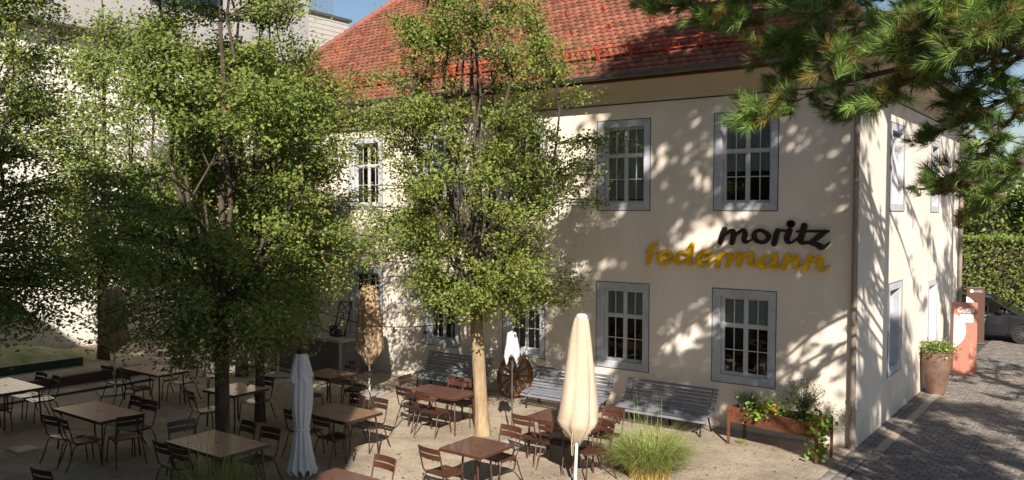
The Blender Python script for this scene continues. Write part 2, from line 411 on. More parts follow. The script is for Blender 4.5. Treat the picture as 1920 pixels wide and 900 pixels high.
# frame outer boxes
SW = .145
fl = [(-2.74,1.27),(-5.41,1.26),(-7.97,1.2),(-10.5,1.2),(-13.2,1.25),(-15.75,1.25)]
front = []
for x,w_ in fl:
    front.append((x,x+w_,4.32,6.23,'up')); front.append((x,x+w_,.915,2.765,'lo'))
ops = [(a+SW,b_-SW,c+SW,d-SW) for a,b_,c,d,_ in front]
wf = wall(main, (0,0,0), (1,0,0),(0,0,1),(0,-1,0), BX0, 0, -.1, WH, ops, .16, M['plaster'])
side = [(2.45,3.78,4.32,6.12,'up'),(6.9,8.02,4.30,6.08,'up'),(2.5,3.8,.9,2.82,'lo'),(6.8,8.1,.0,2.6,'door')]
ops2 = [(a+SW,b_-SW,(c+SW if k!='door' else 0.0),d-SW) for a,b_,c,d,k in side]
ws = wall(main, (0,0,0), (0,1,0),(0,0,1),(1,0,0), 0, BD, -.1, WH, ops2, .22, M['plaster'])
b = MB(); b.add([(BX0,0,-.1),(BX0,BD,-.1),(BX0,BD,WH),(BX0,0,WH)],[(0,1,2,3)]); b.add([(BX0,BD,-.1),(0,BD,-.1),(0,BD,WH),(BX0,BD,WH)],[(0,1,2,3)])
b.build('wall', M['plaster'], main)

def ring(b, fr, a0,a1,c0,c1, w_, z0, z1):
    """rectangular ring in (u,v) from outer to outer-w, between offsets z0,z1 along the normal"""
    for (p0,p1,q0,q1) in ((a0,a1,c0,c0+w_),(a0,a1,c1-w_,c1),(a0,a0+w_,c0+w_,c1-w_),(a1-w_,a1,c0+w_,c1-w_)):
        fr(b,p0,p1,q0,q1,z0,z1)
def window(parent, O, u, n, a0, a1, c0, c1, kind, blindfrac, dirv=0):
    """a,c = outer edges of the painted surround. returns window part with sub-parts"""
    O=Vector(O);u=Vector(u);n=Vector(n);v=Vector((0,0,1))
    def fr(b,p0,p1,q0,q1,z0,z1):
        vs=[O+u*x+v*y_+n*z for z in (z0,z1) for x,y_ in ((p0,q0),(p1,q0),(p1,q1),(p0,q1))]
        b.add(vs,[(3,2,1,0),(4,5,6,7),(0,1,5,4),(1,2,6,5),(2,3,7,6),(3,0,4,7)])
    i0,i1,j0,j1=a0+SW,a1-SW,c0+SW,c1-SW
    rd = .16 if kind!='side' else .22
    d = -rd+.03
    # sash bars = the window part
    b=MB()
    ring(b,fr,i0+.002,i1-.002,j0+.002,j1-.002,.034,d-.05,d)
    um=(i0+i1)/2; vt=j0+(j1-j0)*.63
    fr(b,um-.024,um+.024,j0+.034,j1-.034,d-.045,d+.008)
    fr(b,i0+.034,um-.024,vt-.024,vt+.024,d-.043,d+.014); fr(b,um+.024,i1-.034,vt-.024,vt+.024,d-.043,d+.014)
    for (s0,s1) in ((i0+.034,um-.024),(um+.024,i1-.034)):
        sm=(s0+s1)/2
        # casement rails
        for (q0,q1,hb) in ((j0+.034,vt-.024,True),(vt+.024,j1-.034,False)):
            ring(b,fr,s0,s1,q0,q1,.022,d-.036,d-.004)
            fr(b,sm-.009,sm+.009,q0+.022,q1-.022,d-.032,d-.010)
            if hb:
                qm=(q0+q1)/2; fr(b,s0+.022,sm-.009,qm-.009,qm+.009,d-.031,d-.011); fr(b,sm+.009,s1-.022,qm-.009,qm+.009,d-.031,d-.011)
    win=b.build('window', M['sash'], parent)
    b=MB(); fr(b,i0+.05,i1-.05,j0+.05,j1-.05,d-.026,d-.022); b.build('pane', M['glass'], win)
    # painted surround, 6 mm thick coat
    b=MB(); ring(b,fr,a0,a1,c0,c1,SW-.001,-.02,.006)
    # painted inner reveals
    for p in ((i0,i0+.002,j0,j1),(i1-.002,i1,j0,j1)): fr(b,p[0],p[1],p[2],p[3],d,-.021)
    fr(b,i0+.002,i1-.002,j0,j0+.002,d,-.021); fr(b,i0+.002,i1-.002,j1-.002,j1,d,-.021)
    b.build('surround', M['surround'], win)
    b=MB(); ring(b,fr,a0-.014,a1+.014,c0-.014,c1+.014,.0135,-.004,.009); b.build('outline', M['line'], win)
    if blindfrac>0:
        b=MB(); zb=j1-.04-(j1-j0-.08)*blindfrac
        k=24; pts0=[];
        for q in range(k):
            x0=i0+.04+(i1-i0-.08)*q/k; x1=i0+.04+(i1-i0-.08)*(q+1)/k
            off0=.012*math.sin(q*1.9); off1=.012*math.sin((q+1)*1.9)
            b.add([O+u*x0+v*zb+n*(d-.058+off0*.3),O+u*x1+v*zb+n*(d-.058+off1*.3),O+u*x1+v*(j1-.03)+n*(d-.058+off1*.3),O+u*x0+v*(j1-.03)+n*(d-.058+off0*.3)],[(0,1,2,3)])
        b.build('blind', M['blind'], win)
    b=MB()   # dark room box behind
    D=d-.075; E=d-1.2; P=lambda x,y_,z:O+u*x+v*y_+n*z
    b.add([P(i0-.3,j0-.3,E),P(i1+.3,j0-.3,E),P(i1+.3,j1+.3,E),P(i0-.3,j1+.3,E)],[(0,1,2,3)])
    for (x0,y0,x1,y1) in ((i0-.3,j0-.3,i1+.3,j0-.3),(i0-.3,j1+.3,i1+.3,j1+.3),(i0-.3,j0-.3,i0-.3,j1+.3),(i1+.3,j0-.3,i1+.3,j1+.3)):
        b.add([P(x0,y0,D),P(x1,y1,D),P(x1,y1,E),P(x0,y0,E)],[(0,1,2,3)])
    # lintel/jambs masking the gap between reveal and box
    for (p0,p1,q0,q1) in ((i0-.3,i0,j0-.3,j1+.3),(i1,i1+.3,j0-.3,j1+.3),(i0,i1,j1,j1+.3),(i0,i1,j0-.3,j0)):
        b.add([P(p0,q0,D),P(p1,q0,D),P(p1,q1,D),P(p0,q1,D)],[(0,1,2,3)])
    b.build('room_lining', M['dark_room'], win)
    return win
bf = {0:(.62,.38),1:(.97,.38),2:(.4,.97),3:(.8,.36),4:(.9,.38),5:(.6,.38)}
for i,(a,b_,c,d,k) in enumerate(front):
    f = bf[i//2][0 if k=='up' else 1]
    window(main,(0,0,0),(1,0,0),(0,-1,0),a,b_,c,d,k,f)
for (a,b_,c,d,k) in side[1:3]:
    window(main,(0,0,0),(0,1,0),(1,0,0),a,b_,c,d,'side',.0 if k=='up' else .97)
# first upper side window is closed with a white outer blind
a,b_,c,d,k = side[0]
wn0 = window(main,(0,0,0),(0,1,0),(1,0,0),a,b_,c,d,'side',.9)
bb=MB(); bb.box(-.10,-.085,a+SW+.01,b_-SW-.01,c+SW+.01,d-SW-.10); bb.build('shutter', M['white_blind'], wn0)
# door
a,b_,c,d,k = side[3]
bb=MB(); bb.box(-.20,-.15,a+SW,b_-SW,.0,d-SW); dr=bb.build('door', M['surround'], main)
bb=MB(); bb.box(-.149,-.14,a+SW+.12,b_-SW-.12,.9,d-SW-.12); bb.build('pane', M['dark_room'], dr)
bb=MB(); bb.tube([(-.15,a+SW+.08,1.05),(-.09,a+SW+.08,1.05),(-.09,a+SW+.2,1.05)],.01,6); bb.build('handle', M['steel'], dr)
bb=MB(); bb.box(-.02,.006,a,a+SW-.001,0,d); bb.box(-.02,.006,b_-SW+.001,b_,0,d); bb.box(-.02,.006,a+SW-.001,b_-SW+.001,d-SW+.001,d); bb.build('surround', M['surround'], dr)

# cornice cove + line
def sweep_around(prof, m, name, parent, closed_sides=('f','r','l','b')):
    """prof: list of (out, z); runs round the building rectangle with mitred corners"""
    b=MB(); cor=lambda o:[(BX0-o,-o),(o,-o),(o,BD+o),(BX0-o,BD+o)]
    for i in range(len(prof)-1):
        c0=cor(prof[i][0]); c1=cor(prof[i+1][0]); z0,z1=prof[i][1],prof[i+1][1]
        for k in range(4):
            p,q=c0[k],c0[(k+1)%4]; r,s=c1[(k+1)%4],c1[k]
            b.add([(p[0],p[1],z0),(q[0],q[1],z0),(r[0],r[1],z1),(s[0],s[1],z1)],[(0,1,2,3)],True)
    return b.build(name,m,parent)
sweep_around([(.0,6.56),(.012,6.56),(.012,6.582),(.0,6.584)],M['line'],'outline',main)
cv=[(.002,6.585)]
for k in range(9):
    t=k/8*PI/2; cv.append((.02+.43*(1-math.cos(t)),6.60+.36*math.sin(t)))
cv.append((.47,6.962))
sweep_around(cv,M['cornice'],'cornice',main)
sweep_around([(.47,6.964),(.56,6.966),(.56,7.02),(.50,7.022)],M['fascia'],'eave_board',main)

# roof: underlay planes + real scalloped tiles
EO=.62; EZ=7.07; TP=1.0; half=BD/2+EO
roofb=MB(); A=(BX0-EO,-EO,EZ);B_=(EO,-EO,EZ);C_=(EO,BD+EO,EZ);D_=(BX0-EO,BD+EO,EZ)
R1=(BX0-EO+half,-EO+half,EZ+half*TP);R2=(EO-half,-EO+half,EZ+half*TP)
roofb.add([A,B_,C_,D_,R1,R2],[(0,1,5,4),(1,2,5),(2,3,4,5),(3,0,4),(3,2,1,0)])
roof=roofb.build('roof',M['roof_under'],main)
def tiles(P0, ux, us, nn, L, name, tri=False):
    """P0 corner, ux along the eave, us up-slope unit, nn normal; trapezoid (or triangle) narrowing by 45deg hips"""
    P0=np.array(P0,float);ux=np.array(ux,float);us=np.array(us,float);nn=np.array(nn,float)
    ex=.165; tw=.19; S=half*math.sqrt(2); rows=int(S/ex)
    tv=[];  # template: u in[-.5,.5]*tw, s from 0 (bottom) to .24 ; h
    arc=[(-.48,.022),(-.30,.006),(0,0),(.30,.006),(.48,.022)]
    V=[];F=[];T=[];n=0
    for r in range(rows):
        s0=r*ex; ins=(s0+ex*.5)/math.sqrt(2)
        lo=ins; hi=L-ins
        off=(r%2)*.5*tw
        k0=int((lo-off)/tw)+1; k1=int((hi-off)/tw)
        for k in range(k0,k1+1):
            u0=k*tw+off
            if u0-tw*.4<lo or u0+tw*.4>hi: continue
            lift=.050+random.uniform(-.004,.006); tl=random.uniform(-.004,.004); su=random.uniform(-.006,.006)
            bot=[]; top=[]; low=[]
            for (a,da) in arc:
                crown=.020*math.cos(a*PI)  # slightly curved tile
                bot.append(P0+ux*(u0+a*tw+su)+us*(s0+da)+nn*(lift+crown+tl*a*2))
                low.append(P0+ux*(u0+a*tw+su)+us*(s0+da+.004)+nn*(lift-.028+tl*a*2))
                top.append(P0+ux*(u0+a*tw+su)+us*(s0+ex*1.45)+nn*(.006+crown*.6))
            V.extend(bot+top+low)
            c=random.uniform(.70,1.15); 
            if random.random()<.08: c*=.65
            g=random.uniform(-.07,.1); tt=(c,c*(1+g),c*(1+g*1.3))
            for q in range(4):
                F.append((n+q,n+q+1,n+5+q+1,n+5+q)); T.append(tt)
                F.append((n+10+q,n+10+q+1,n+q+1,n+q)); T.append(tt)
            n+=15
    return npmesh(name,V,F,M['tile'],roof,np.array(T))
q2=math.sqrt(.5)
tiles(A,(1,0,0),(0,q2,q2),(0,-q2,q2),EO*2-BX0,'roof_tiles')
tiles(B_,(0,1,0),(-q2,0,q2),(q2,0,q2),BD+2*EO,'roof_tiles')
# hip and ridge tiles
b=MB()
def hipline(p,q):
    p=Vector(p);q=Vector(q);L=(q-p).length;k=int(L/.33);d=(q-p)/k
    for i in range(k):
        a=p+d*i+Vector((0,0,.05)); e=a+d*1.12+Vector((0,0,-.015))
        b.tube([a,e],[.105,.085],8,True)
hipline(A,R1);hipline(B_,R2);hipline(R1,R2)
b.build('ridge_tiles',M['tile'],roof)
me=bpy.data.objects['ridge_tiles'].data; at=me.color_attributes.new('tint','FLOAT_COLOR','CORNER'); at.data.foreach_set('color',np.ones(len(at.data)*4,np.float32))
# snow guard hooks
nhook=0
def onroof(x,s,h=.0): return Vector((x,-EO,EZ))+Vector((0,q2,q2))*s+Vector((0,-q2,q2))*h
for r in range(1,8):
    if nhook>85: break
    for k in range(60):
        x=BX0+.4+k*1.0+(r%2)*.5; s=1.05+r*.8
        if x>-.2-s*q2 or x<BX0-.2+s*q2+.1: continue
        b=MB(); b.bar(onroof(x,s,.05),onroof(x,s-.10,.10),.022,.012); b.bar(onroof(x,s-.09,.05),onroof(x,s-.09,.17),.06,.012)
        b.build('snow_hook',M['snow_metal'],roof); nhook+=1
# snow fence: brackets with ladder rails
b=MB(); s=.62; x=BX0+.9; i=0
while x<-.8:
    b.bar(onroof(x,s-.06,.04),onroof(x,s+.0,.36),.06,.06); b.bar(onroof(x,s+.0,.29),onroof(x,s+.26,.05),.03,.012)
    x1=min(x+.8,-.7)
    if x1-x>.3:
        for h in (.10,.30): b.tube([onroof(x,s,h),onroof(x1,s,h)],.018,6)
        k=int((x1-x)/.125)
        for j in range(1,k): b.tube([onroof(x+(x1-x)*j/k,s,.05),onroof(x+(x1-x)*j/k,s,.30)],.011,5)
    x=x1; i+=1
b.build('snow_fence',M['snow_metal'],roof)
# gutter: half round, front and side
def gutter(p,q,outv):
    p=Vector(p);q=Vector(q);o=Vector(outv);b=MB();n=10
    for r,flip in ((.085,False),(.078,True)):
        vs=[]
        for e in (p,q):
            for k in range(n+1):
                t=PI*k/n; vs.append(e+o*(math.cos(t)*r)+Vector((0,0,-math.sin(t)*r)))
        fs=[(k,k+1,n+2+k,n+1+k) for k in range(n)]
        if flip: fs=[f[::-1] for f in fs]
        b.add(vs,fs,True)
    b.tube([p+o*.085,q+o*.085],.012,6); L=(q-p).length
    for k in range(1,int(L/.9)):
        e=p+(q-p)*(k*.9/L); b.tube([e+o*(math.cos(PI*j/8)*.09)+Vector((0,0,-math.sin(PI*j/8)*.09)) for j in range(9)],.006,4)
    return b
g1=gutter((BX0-.62,-.70,7.08),(.70,-.70,7.08),(0,-1,0)).build('gutter',M['zinc'],main)
g2=gutter((.70,-.70,7.08),(.70,BD+.6,7.08),(1,0,0)).build('gutter',M['zinc'],main)
# downpipes
def downpipe(x,y,dx,dy):
    b=MB(); pts=[(x+dx,y+dy,7.0),(x+dx,y+dy,6.9),(x+dx*.3,y+dy*.3,6.55),(x,y,6.3),(x,y,.15),(x+.0,y,.06)]
    b.tube(pts,.052,12)
    for z in (6.2,4.2,2.2,.9): b.tube([(x,y,z),(x,y,z+.05)],.062,12)
    b.tube([(x,y,.0),(x,y,.75)],.060,12)
    for z in (5.2,3.2,1.4): b.box(x-.07,x+.02,y+.03,y+.07,z,z+.03)
    return b.build('downpipe',M['copper'],main)
downpipe(-.03,-.085,0.1,-.45); downpipe(.085,BD-.15,.5,0.2)

# lettering on the wall ------------------------------------------------
MOR = [('m', [[(-2.49, 3.95, 0.08), (-2.53, 3.82, 0.08), (-2.57, 3.68, 0.075)], [(-2.51, 3.8, 0.03), (-2.41, 3.89, 0.05), (-2.33, 3.93, 0.06), (-2.3, 3.86, 0.085), (-2.33, 3.68, 0.075)], [(-2.31, 3.78, 0.03), (-2.2, 3.89, 0.05), (-2.11, 3.94, 0.06), (-2.07, 3.88, 0.078), (-2.09, 3.75, 0.078), (-2.05, 3.71, 0.06), (-1.95, 3.75, 0.025)]]), ('o', [[(-1.61, 3.83, 0.072), (-1.62, 3.78, 0.068), (-1.64, 3.75, 0.062), (-1.68, 3.72, 0.062), (-1.73, 3.71, 0.062), (-1.79, 3.72, 0.062), (-1.84, 3.74, 0.066), (-1.88, 3.78, 0.072), (-1.89, 3.82, 0.076), (-1.89, 3.86, 0.072), (-1.87, 3.9, 0.062), (-1.83, 3.93, 0.055), (-1.77, 3.94, 0.055), (-1.72, 3.93, 0.058), (-1.67, 3.9, 0.064), (-1.63, 3.87, 0.07), (-1.61, 3.83, 0.072)]]), ('r', [[(-1.43, 3.94, 0.075), (-1.46, 3.87, 0.082), (-1.5, 3.69, 0.085)], [(-1.47, 3.87, 0.03), (-1.41, 3.94, 0.05), (-1.3, 3.94, 0.035)]]), ('i', [[(-1.21, 3.95, 0.085), (-1.26, 3.79, 0.09), (-1.22, 3.72, 0.06), (-1.13, 3.74, 0.032), (-1.04, 3.83, 0.022)], [(-1.2, 4.07, 0.115), (-1.18, 4.07, 0.115)]]), ('t', [[(-0.94, 4.04, 0.09), (-0.97, 3.91, 0.09), (-1.01, 3.77, 0.09), (-0.96, 3.72, 0.065), (-0.87, 3.73, 0.045), (-0.78, 3.77, 0.03)], [(-1.07, 3.93, 0.038), (-0.79, 3.94, 0.042)]]), ('z', [[(-0.79, 3.94, 0.042), (-0.51, 3.94, 0.045)], [(-0.57, 3.93, 0.075), (-0.67, 3.84, 0.08), (-0.82, 3.73, 0.055)], [(-0.83, 3.72, 0.055), (-0.69, 3.69, 0.085), (-0.63, 3.65, 0.095), (-0.56, 3.67, 0.06), (-0.48, 3.74, 0.02)]])]
FED = [('f', [[(-3.93, 3.61, 0.034), (-4.02, 3.6, 0.052), (-4.08, 3.49, 0.069), (-4.14, 3.22, 0.065)], [(-4.18, 3.45, 0.034), (-3.94, 3.45, 0.026)]]), ('e', [[(-3.84, 3.31, 0.039), (-3.67, 3.35, 0.047), (-3.62, 3.42, 0.06), (-3.72, 3.48, 0.043), (-3.85, 3.43, 0.065), (-3.9, 3.33, 0.069), (-3.85, 3.25, 0.056), (-3.74, 3.23, 0.043), (-3.63, 3.27, 0.039), (-3.53, 3.34, 0.022)]]), ('d', [[(-3.22, 3.45, 0.043), (-3.37, 3.48, 0.043), (-3.47, 3.4, 0.069), (-3.5, 3.3, 0.073), (-3.43, 3.25, 0.052), (-3.31, 3.31, 0.039), (-3.23, 3.4, 0.034)], [(-3.16, 3.63, 0.077), (-3.2, 3.44, 0.077), (-3.23, 3.27, 0.077), (-3.13, 3.24, 0.034)]]), ('e', [[(-2.98, 3.32, 0.039), (-2.82, 3.36, 0.047), (-2.76, 3.44, 0.06), (-2.86, 3.49, 0.043), (-2.99, 3.45, 0.065), (-3.04, 3.34, 0.071), (-2.99, 3.25, 0.056), (-2.88, 3.23, 0.043), (-2.76, 3.28, 0.039), (-2.66, 3.36, 0.022)]]), ('r', [[(-2.56, 3.46, 0.06), (-2.59, 3.35, 0.069), (-2.62, 3.21, 0.065)], [(-2.58, 3.37, 0.026), (-2.53, 3.46, 0.043), (-2.44, 3.47, 0.033)]]), ('m', [[(-2.36, 3.47, 0.065), (-2.38, 3.35, 0.069), (-2.41, 3.22, 0.065)], [(-2.37, 3.33, 0.026), (-2.27, 3.43, 0.043), (-2.19, 3.48, 0.047), (-2.17, 3.43, 0.069), (-2.19, 3.25, 0.067)], [(-2.17, 3.32, 0.026), (-2.07, 3.44, 0.043), (-1.98, 3.49, 0.047), (-1.93, 3.45, 0.069), (-1.96, 3.3, 0.069), (-1.91, 3.27, 0.039), (-1.83, 3.32, 0.022)]]), ('a', [[(-1.48, 3.46, 0.041), (-1.63, 3.46, 0.037), (-1.74, 3.38, 0.069), (-1.78, 3.29, 0.069), (-1.69, 3.23, 0.049), (-1.57, 3.3, 0.033), (-1.5, 3.39, 0.033)], [(-1.46, 3.47, 0.065), (-1.48, 3.36, 0.073), (-1.51, 3.26, 0.069), (-1.44, 3.23, 0.037), (-1.37, 3.27, 0.02)]]), ('n', [[(-1.23, 3.48, 0.073), (-1.27, 3.36, 0.077), (-1.31, 3.23, 0.073)], [(-1.24, 3.35, 0.029), (-1.16, 3.42, 0.041), (-1.08, 3.47, 0.049), (-1.06, 3.41, 0.077), (-1.09, 3.28, 0.073), (-1.04, 3.24, 0.041), (-0.96, 3.28, 0.02)]]), ('n', [[(-0.81, 3.47, 0.077), (-0.86, 3.36, 0.077), (-0.91, 3.24, 0.073)], [(-0.83, 3.34, 0.029), (-0.72, 3.43, 0.045), (-0.64, 3.47, 0.049), (-0.63, 3.41, 0.077), (-0.66, 3.29, 0.073), (-0.61, 3.23, 0.057), (-0.53, 3.25, 0.031), (-0.47, 3.32, 0.015)]])]
def stroke(b, pts, y0, y1, scale=1.0):
    """flat brush stroke with rounded ends, extruded between y0 (back) and y1 (front)"""
    pts=spline(pts) if len(pts)>2 else [pts[0],pts[1]]
    Lf=[];Rt=[]; n=len(pts)
    for i,(x,z,w_) in enumerate(pts):
        a=pts[max(i-1,0)];c=pts[min(i+1,n-1)];dx,dz=c[0]-a[0],c[1]-a[1];l=math.hypot(dx,dz) or 1
        nx,nz=-dz/l,dx/l; h=w_*scale/2
        Lf.append((x+nx*h,z+nz*h));Rt.append((x-nx*h,z-nz*h))
    m_=len(Lf)
    vs=[(x,y1,z) for x,z in Lf]+[(x,y1,z) for x,z in Rt]+[(x,y0,z) for x,z in Lf]+[(x,y0,z) for x,z in Rt]
    fs=[]
    for i in range(m_-1):
        fs.append((i,m_+i,m_+i+1,i+1)); fs.append((2*m_+i,2*m_+i+1,3*m_+i+1,3*m_+i))
        fs.append((i,i+1,2*m_+i+1,2*m_+i)); fs.append((m_+i,3*m_+i,3*m_+i+1,m_+i+1))
    fs+=[(0,2*m_,3*m_,m_),(m_-1,2*m_-1,4*m_-1,3*m_-1)]
    b.add(vs,fs)
    for (x,z,w_) in (pts[0],pts[-1]):   # round ends
        k=12;r=w_*scale/2;e=.0009
        vs=[(x+r*math.cos(2*PI*j/k),y1+e,z+r*math.sin(2*PI*j/k)) for j in range(k)]+[(x+r*math.cos(2*PI*j/k),y0-e,z+r*math.sin(2*PI*j/k)) for j in range(k)]
        b.add(vs,[tuple(range(k)),tuple(range(k,2*k))[::-1]]+[(j,(j+1)%k,k+(j+1)%k,k+j) for j in range(k)])
def wordsign(name,data,m,label,scale):
    root=empty(name,(0,0,0),0,label,'lettering')
    c=0
    for l,ss in data:
        b=MB()
        for s_ in ss:
            c+=1; e=.0013*(c%7); stroke(b,s_,-.035+e,-.085-e,scale)
        b.build('letter',m,root)
    return root
wordsign('wall_lettering',MOR,M['black_letter'],'dark brown script letters reading moritz, mounted on the cream facade wall',1.2)
wordsign('wall_lettering',FED,M['yellow_letter'],'golden yellow script letters reading federmann, below the dark word moritz',1.32)

# ------------------------------------------------------------------ left modern building
lb = empty('modern_building',(0,0,0),0,'white rendered modern building with grey upper storey behind the left trees','building')
b=MB(); b.box(-36,-22.5,-20,10.5,-.1,9.87); b.build('wall',M['white_render'],lb)
b=MB(); b.box(-36,-21.9,-20,6.0,9.872,14.6); b.build('upper_storey',M['grey_render'],lb)
for y0 in (-12,-8.2,-4.4,-.6):
    b=MB(); b.box(-21.93,-21.885,y0,y0+2.6,11.0,13.4); f=b.build('window',M['steel'],lb)
    b=MB(); b.box(-21.884,-21.88,y0+.08,y0+2.52,11.08,13.32); b.build('pane',M['carglass'],f)
for y0 in (-14.0,-9.0):
    b=MB(); b.box(-22.52,-22.47,y0,y0+1.5,1.0,2.8); f=b.build('window',M['steel'],lb)
    b=MB(); b.box(-22.469,-22.465,y0+.08,y0+1.42,1.08,2.72); b.build('pane',M['carglass'],f)
tw=empty('clad_tower',(0,0,0),0,'pale plank clad block with roof railing beyond the left end of the red roof','building')
b=MB(); z=.5
while z<13.15:
    b.box(-33,-26+random.uniform(-.004,.004),6.2,11.9,z,z+.20); z+=.22
b.build('cladding',M['cladding'],tw)
b=MB(); b.box(-32.9,-26.03,6.25,11.87,-.1,13.15); b.build('core',M['steel'],tw)
b=MB(); b.box(-33.1,-25.9,6.1,12.0,13.2,13.32); b.build('parapet',M['zinc'],tw)
b=MB(); b.box(-26.02,-25.97,8.4,9.1,10.9,12.5); f=b.build('window',M['black'],tw)
b=MB(); 
for k in range(30): b.tube([(-26.2,7.6+k*.12,13.3),(-26.2,7.6+k*.12,14.25)],.012,5)
b.tube([(-26.2,7.6,14.25),(-26.2,11.1,14.25)],.025,6); b.tube([(-26.2,7.6,13.4),(-26.2,11.1,13.4)],.015,6)
b.build('railing',M['zinc'],tw)

# ------------------------------------------------------------------ unseen house block added behind the viewpoint to cast the broad shade
nh=empty('added_shade_house',(0,0,0),0,'unseen dark house block added behind the viewpoint to shade the left tables','building')
b=MB(); b.box(-30,3.3,-28,-18.15,-.1,12.3); b.build('wall',M['house_added'],nh)
b=MB(); b.box(-30.4,3.35,-28.4,-18.05,12.303,12.5); b.build('roof',M['roof_under'],nh)

# ------------------------------------------------------------------ terrace and items by the wall
te=empty('raised_terrace',(0,0,0),0,'low dark grey raised terrace with pale slab top against the facade','terrace')
b=MB(); b.box(-17.2,-12.34,-1.14,-.012,-.1,.88); b.build('plinth',M['dark_concrete'],te)
b=MB(); b.box(-17.25,-12.28,-1.2,-.010,.883,.955); b.build('top_slab',M['concrete'],te,bevel=.01)
b=MB(); b.box(-12.375,-12.315,-1.165,-1.11,-.02,.878); b.build('corner_post',M['concrete'],te)
b=MB(); b.box(-17.6,-10.9,-1.72,-1.60,-.02,.07); tag(b.build('steel_edging',M['black'],bevel=.01),'long black steel edging strip on the gravel before the grey terrace','edging')
# leaning mirror frame
mf=empty('leaning_trellis',(-12.95,-.62,.957),0,'black metal frame with crossed bars leaning on the wall above the terrace','frame')
b=MB(); mt=Matrix.Rotation(R_(-16),4,'X')
def fb(a,c,w_=.03): b.bar(mt@Vector(a),mt@Vector(c),w_,w_)
fb((-.22,0,0),(-.22,0,.92));fb((.22,0,0),(.22,0,.92));fb((-.22,0,.92),(.22,0,.92));fb((-.22,0,0.02),(.22,0,0.02));fb((-.22,0,.62),(.22,0,.62),.02)
fb((-.2,0,.04),(.0,0,.6),.02);fb((.2,0,.04),(.0,0,.6),.02);fb((-.2,0,.62),(.2,0,.9),.02);fb((.2,0,.62),(-.2,0,.9),.02)
b.build('frame_bars',M['black'],mf)
b=MB(); b.box(-.19,-.02,-.16,-.03,0,.28); b.box(-.02,.17,-.19,-.05,0,.2); b.build('base_box',M['black'],mf,bevel=.01)
# folded pale cloths on terrace
b=MB()
for k in range(5):
    cx=-14.55+k*.13; r=.10+.02*math.sin(k*3)
    b.lathe([(.001,.957),(r,.96),(r*1.15,1.02),(r*.9,1.10),(r*.4,1.15),(.001,1.16)],12,(cx,-.8+.05*math.sin(k*2)),fn=lambda t,z:1+.18*math.sin(t*3+z*20))
tag(b.build('folded_cloth',M['blanket']),'pale blue crumpled cloths lying on the terrace slab','cloth')

# wagon wheel
wh=empty('wagon_wheel',(-7.40,-.30,.50),0,'old wooden spoked wagon wheel leaning between two slatted benches','wheel')
tilt=Matrix.Rotation(R_(-14),4,'X')
RW=.475
def wp(r,t,y): return tilt@Vector((r*math.cos(t),y,r*math.sin(t)))
b=MB(); n=36
vs=[];fs=[]
for k in range(n):
    t=2*PI*k/n
    for (r,y) in ((RW,-.035),(RW-.075,-.035),(RW-.075,.035),(RW,.035)): vs.append(wp(r,t,y))
for k in range(n):
    for q in range(4): fs.append((k*4+q,k*4+(q+1)%4,((k+1)%n)*4+(q+1)%4,((k+1)%n)*4+q))
b.add(vs,fs); b.build('rim',M['wheelwood'],wh,bevel=.006)
b=MB(); vs=[];fs=[]
for k in range(n):
    t=2*PI*k/n
    for (r,y) in ((RW+.012,-.03),(RW+.001,-.03),(RW+.001,.03),(RW+.012,.03)): vs.append(wp(r,t,y))
for k in range(n):
    for q in range(4): fs.append((k*4+q,k*4+(q+1)%4,((k+1)%n)*4+(q+1)%4,((k+1)%n)*4+q))
b.add(vs,fs); b.build('iron_tyre',M['rust'],wh)
for k in range(12):
    t=2*PI*k/12+.1; b=MB(); b.tube([wp(.07,t,0),wp(.2,t,0),wp(RW-.07,t,0)],[.024,.026,.019],8); b.build('spoke',M['wheelwood'],wh)
b=MB(); b.tube([tilt@Vector((0,-.13,0)),tilt@Vector((0,-.11,0)),tilt@Vector((0,0,0)),tilt@Vector((0,.09,0))],[.045,.06,.085,.06],14); b.build('hub',M['wheelwood'],wh)

# benches
def make_bench(L_):
    root=empty('slatted_bench')
    ctl=[(-.84,.29,0),(-.78,.35,0),(-.69,.385,0),(-.58,.395,0),(-.47,.415,0),(-.38,.475,0),(-.30,.58,0),(-.23,.71,0),(-.17,.86,0)]
    sp=spline(ctl,12); dist=[0]
    for i in range(1,len(sp)): dist.append(dist[-1]+math.hypot(sp[i][0]-sp[i-1][0],sp[i][1]-sp[i-1][1]))
    n=13; parts=(MB(),MB())
    for k in range(n):
        d_=dist[-1]*(k+.5)/n; i=max(j for j in range(len(dist)) if dist[j]<=d_); i=min(i,len(sp)-2)
        y,z=sp[i][0],sp[i][1]; an=math.atan2(sp[i+1][1]-z,sp[i+1][0]-y)
        mt=Matrix.Translation((0,y,z))@Matrix.Rotation(an,4,'X'); parts[0 if k<6 else 1].box(-L_/2,L_/2,-.027,.027,-.010,.010,mt)
    parts[0].build('seat',M['bench'],root,bevel=.004); parts[1].build('backrest',M['bench'],root,bevel=.004)
    for sx in (-L_/2+.12,L_/2-.12,0):
        b=MB(); w_=.045
        b.tube([(sx,y,z-.028) if y<-.4 else (sx,y+.022,z-.012) for y,z,_ in sp[::4]],.016,6)
        b.tube([(sx,-.74,.34),(sx,-.74,.2),(sx,-.77,0)],[.02,.018,.02],6)
        b.tube([(sx,-.42,.40),(sx,-.33,.2),(sx,-.22,0)],[.02,.018,.02],6)
        b.build('leg',M['black'],root)
    return root
bench_data=[(-3.42,-.22,2.0,'blue grey slatted bench beside the rust planter, behind the tall grass'),
            (-5.68,-.28,1.95,'blue grey slatted bench behind the beige parasol, right of the wheel'),
            (-8.95,-.22,1.95,'blue grey slatted bench behind the sunlit tree trunk, left of the wheel')]
bn=make_bench(1.97)
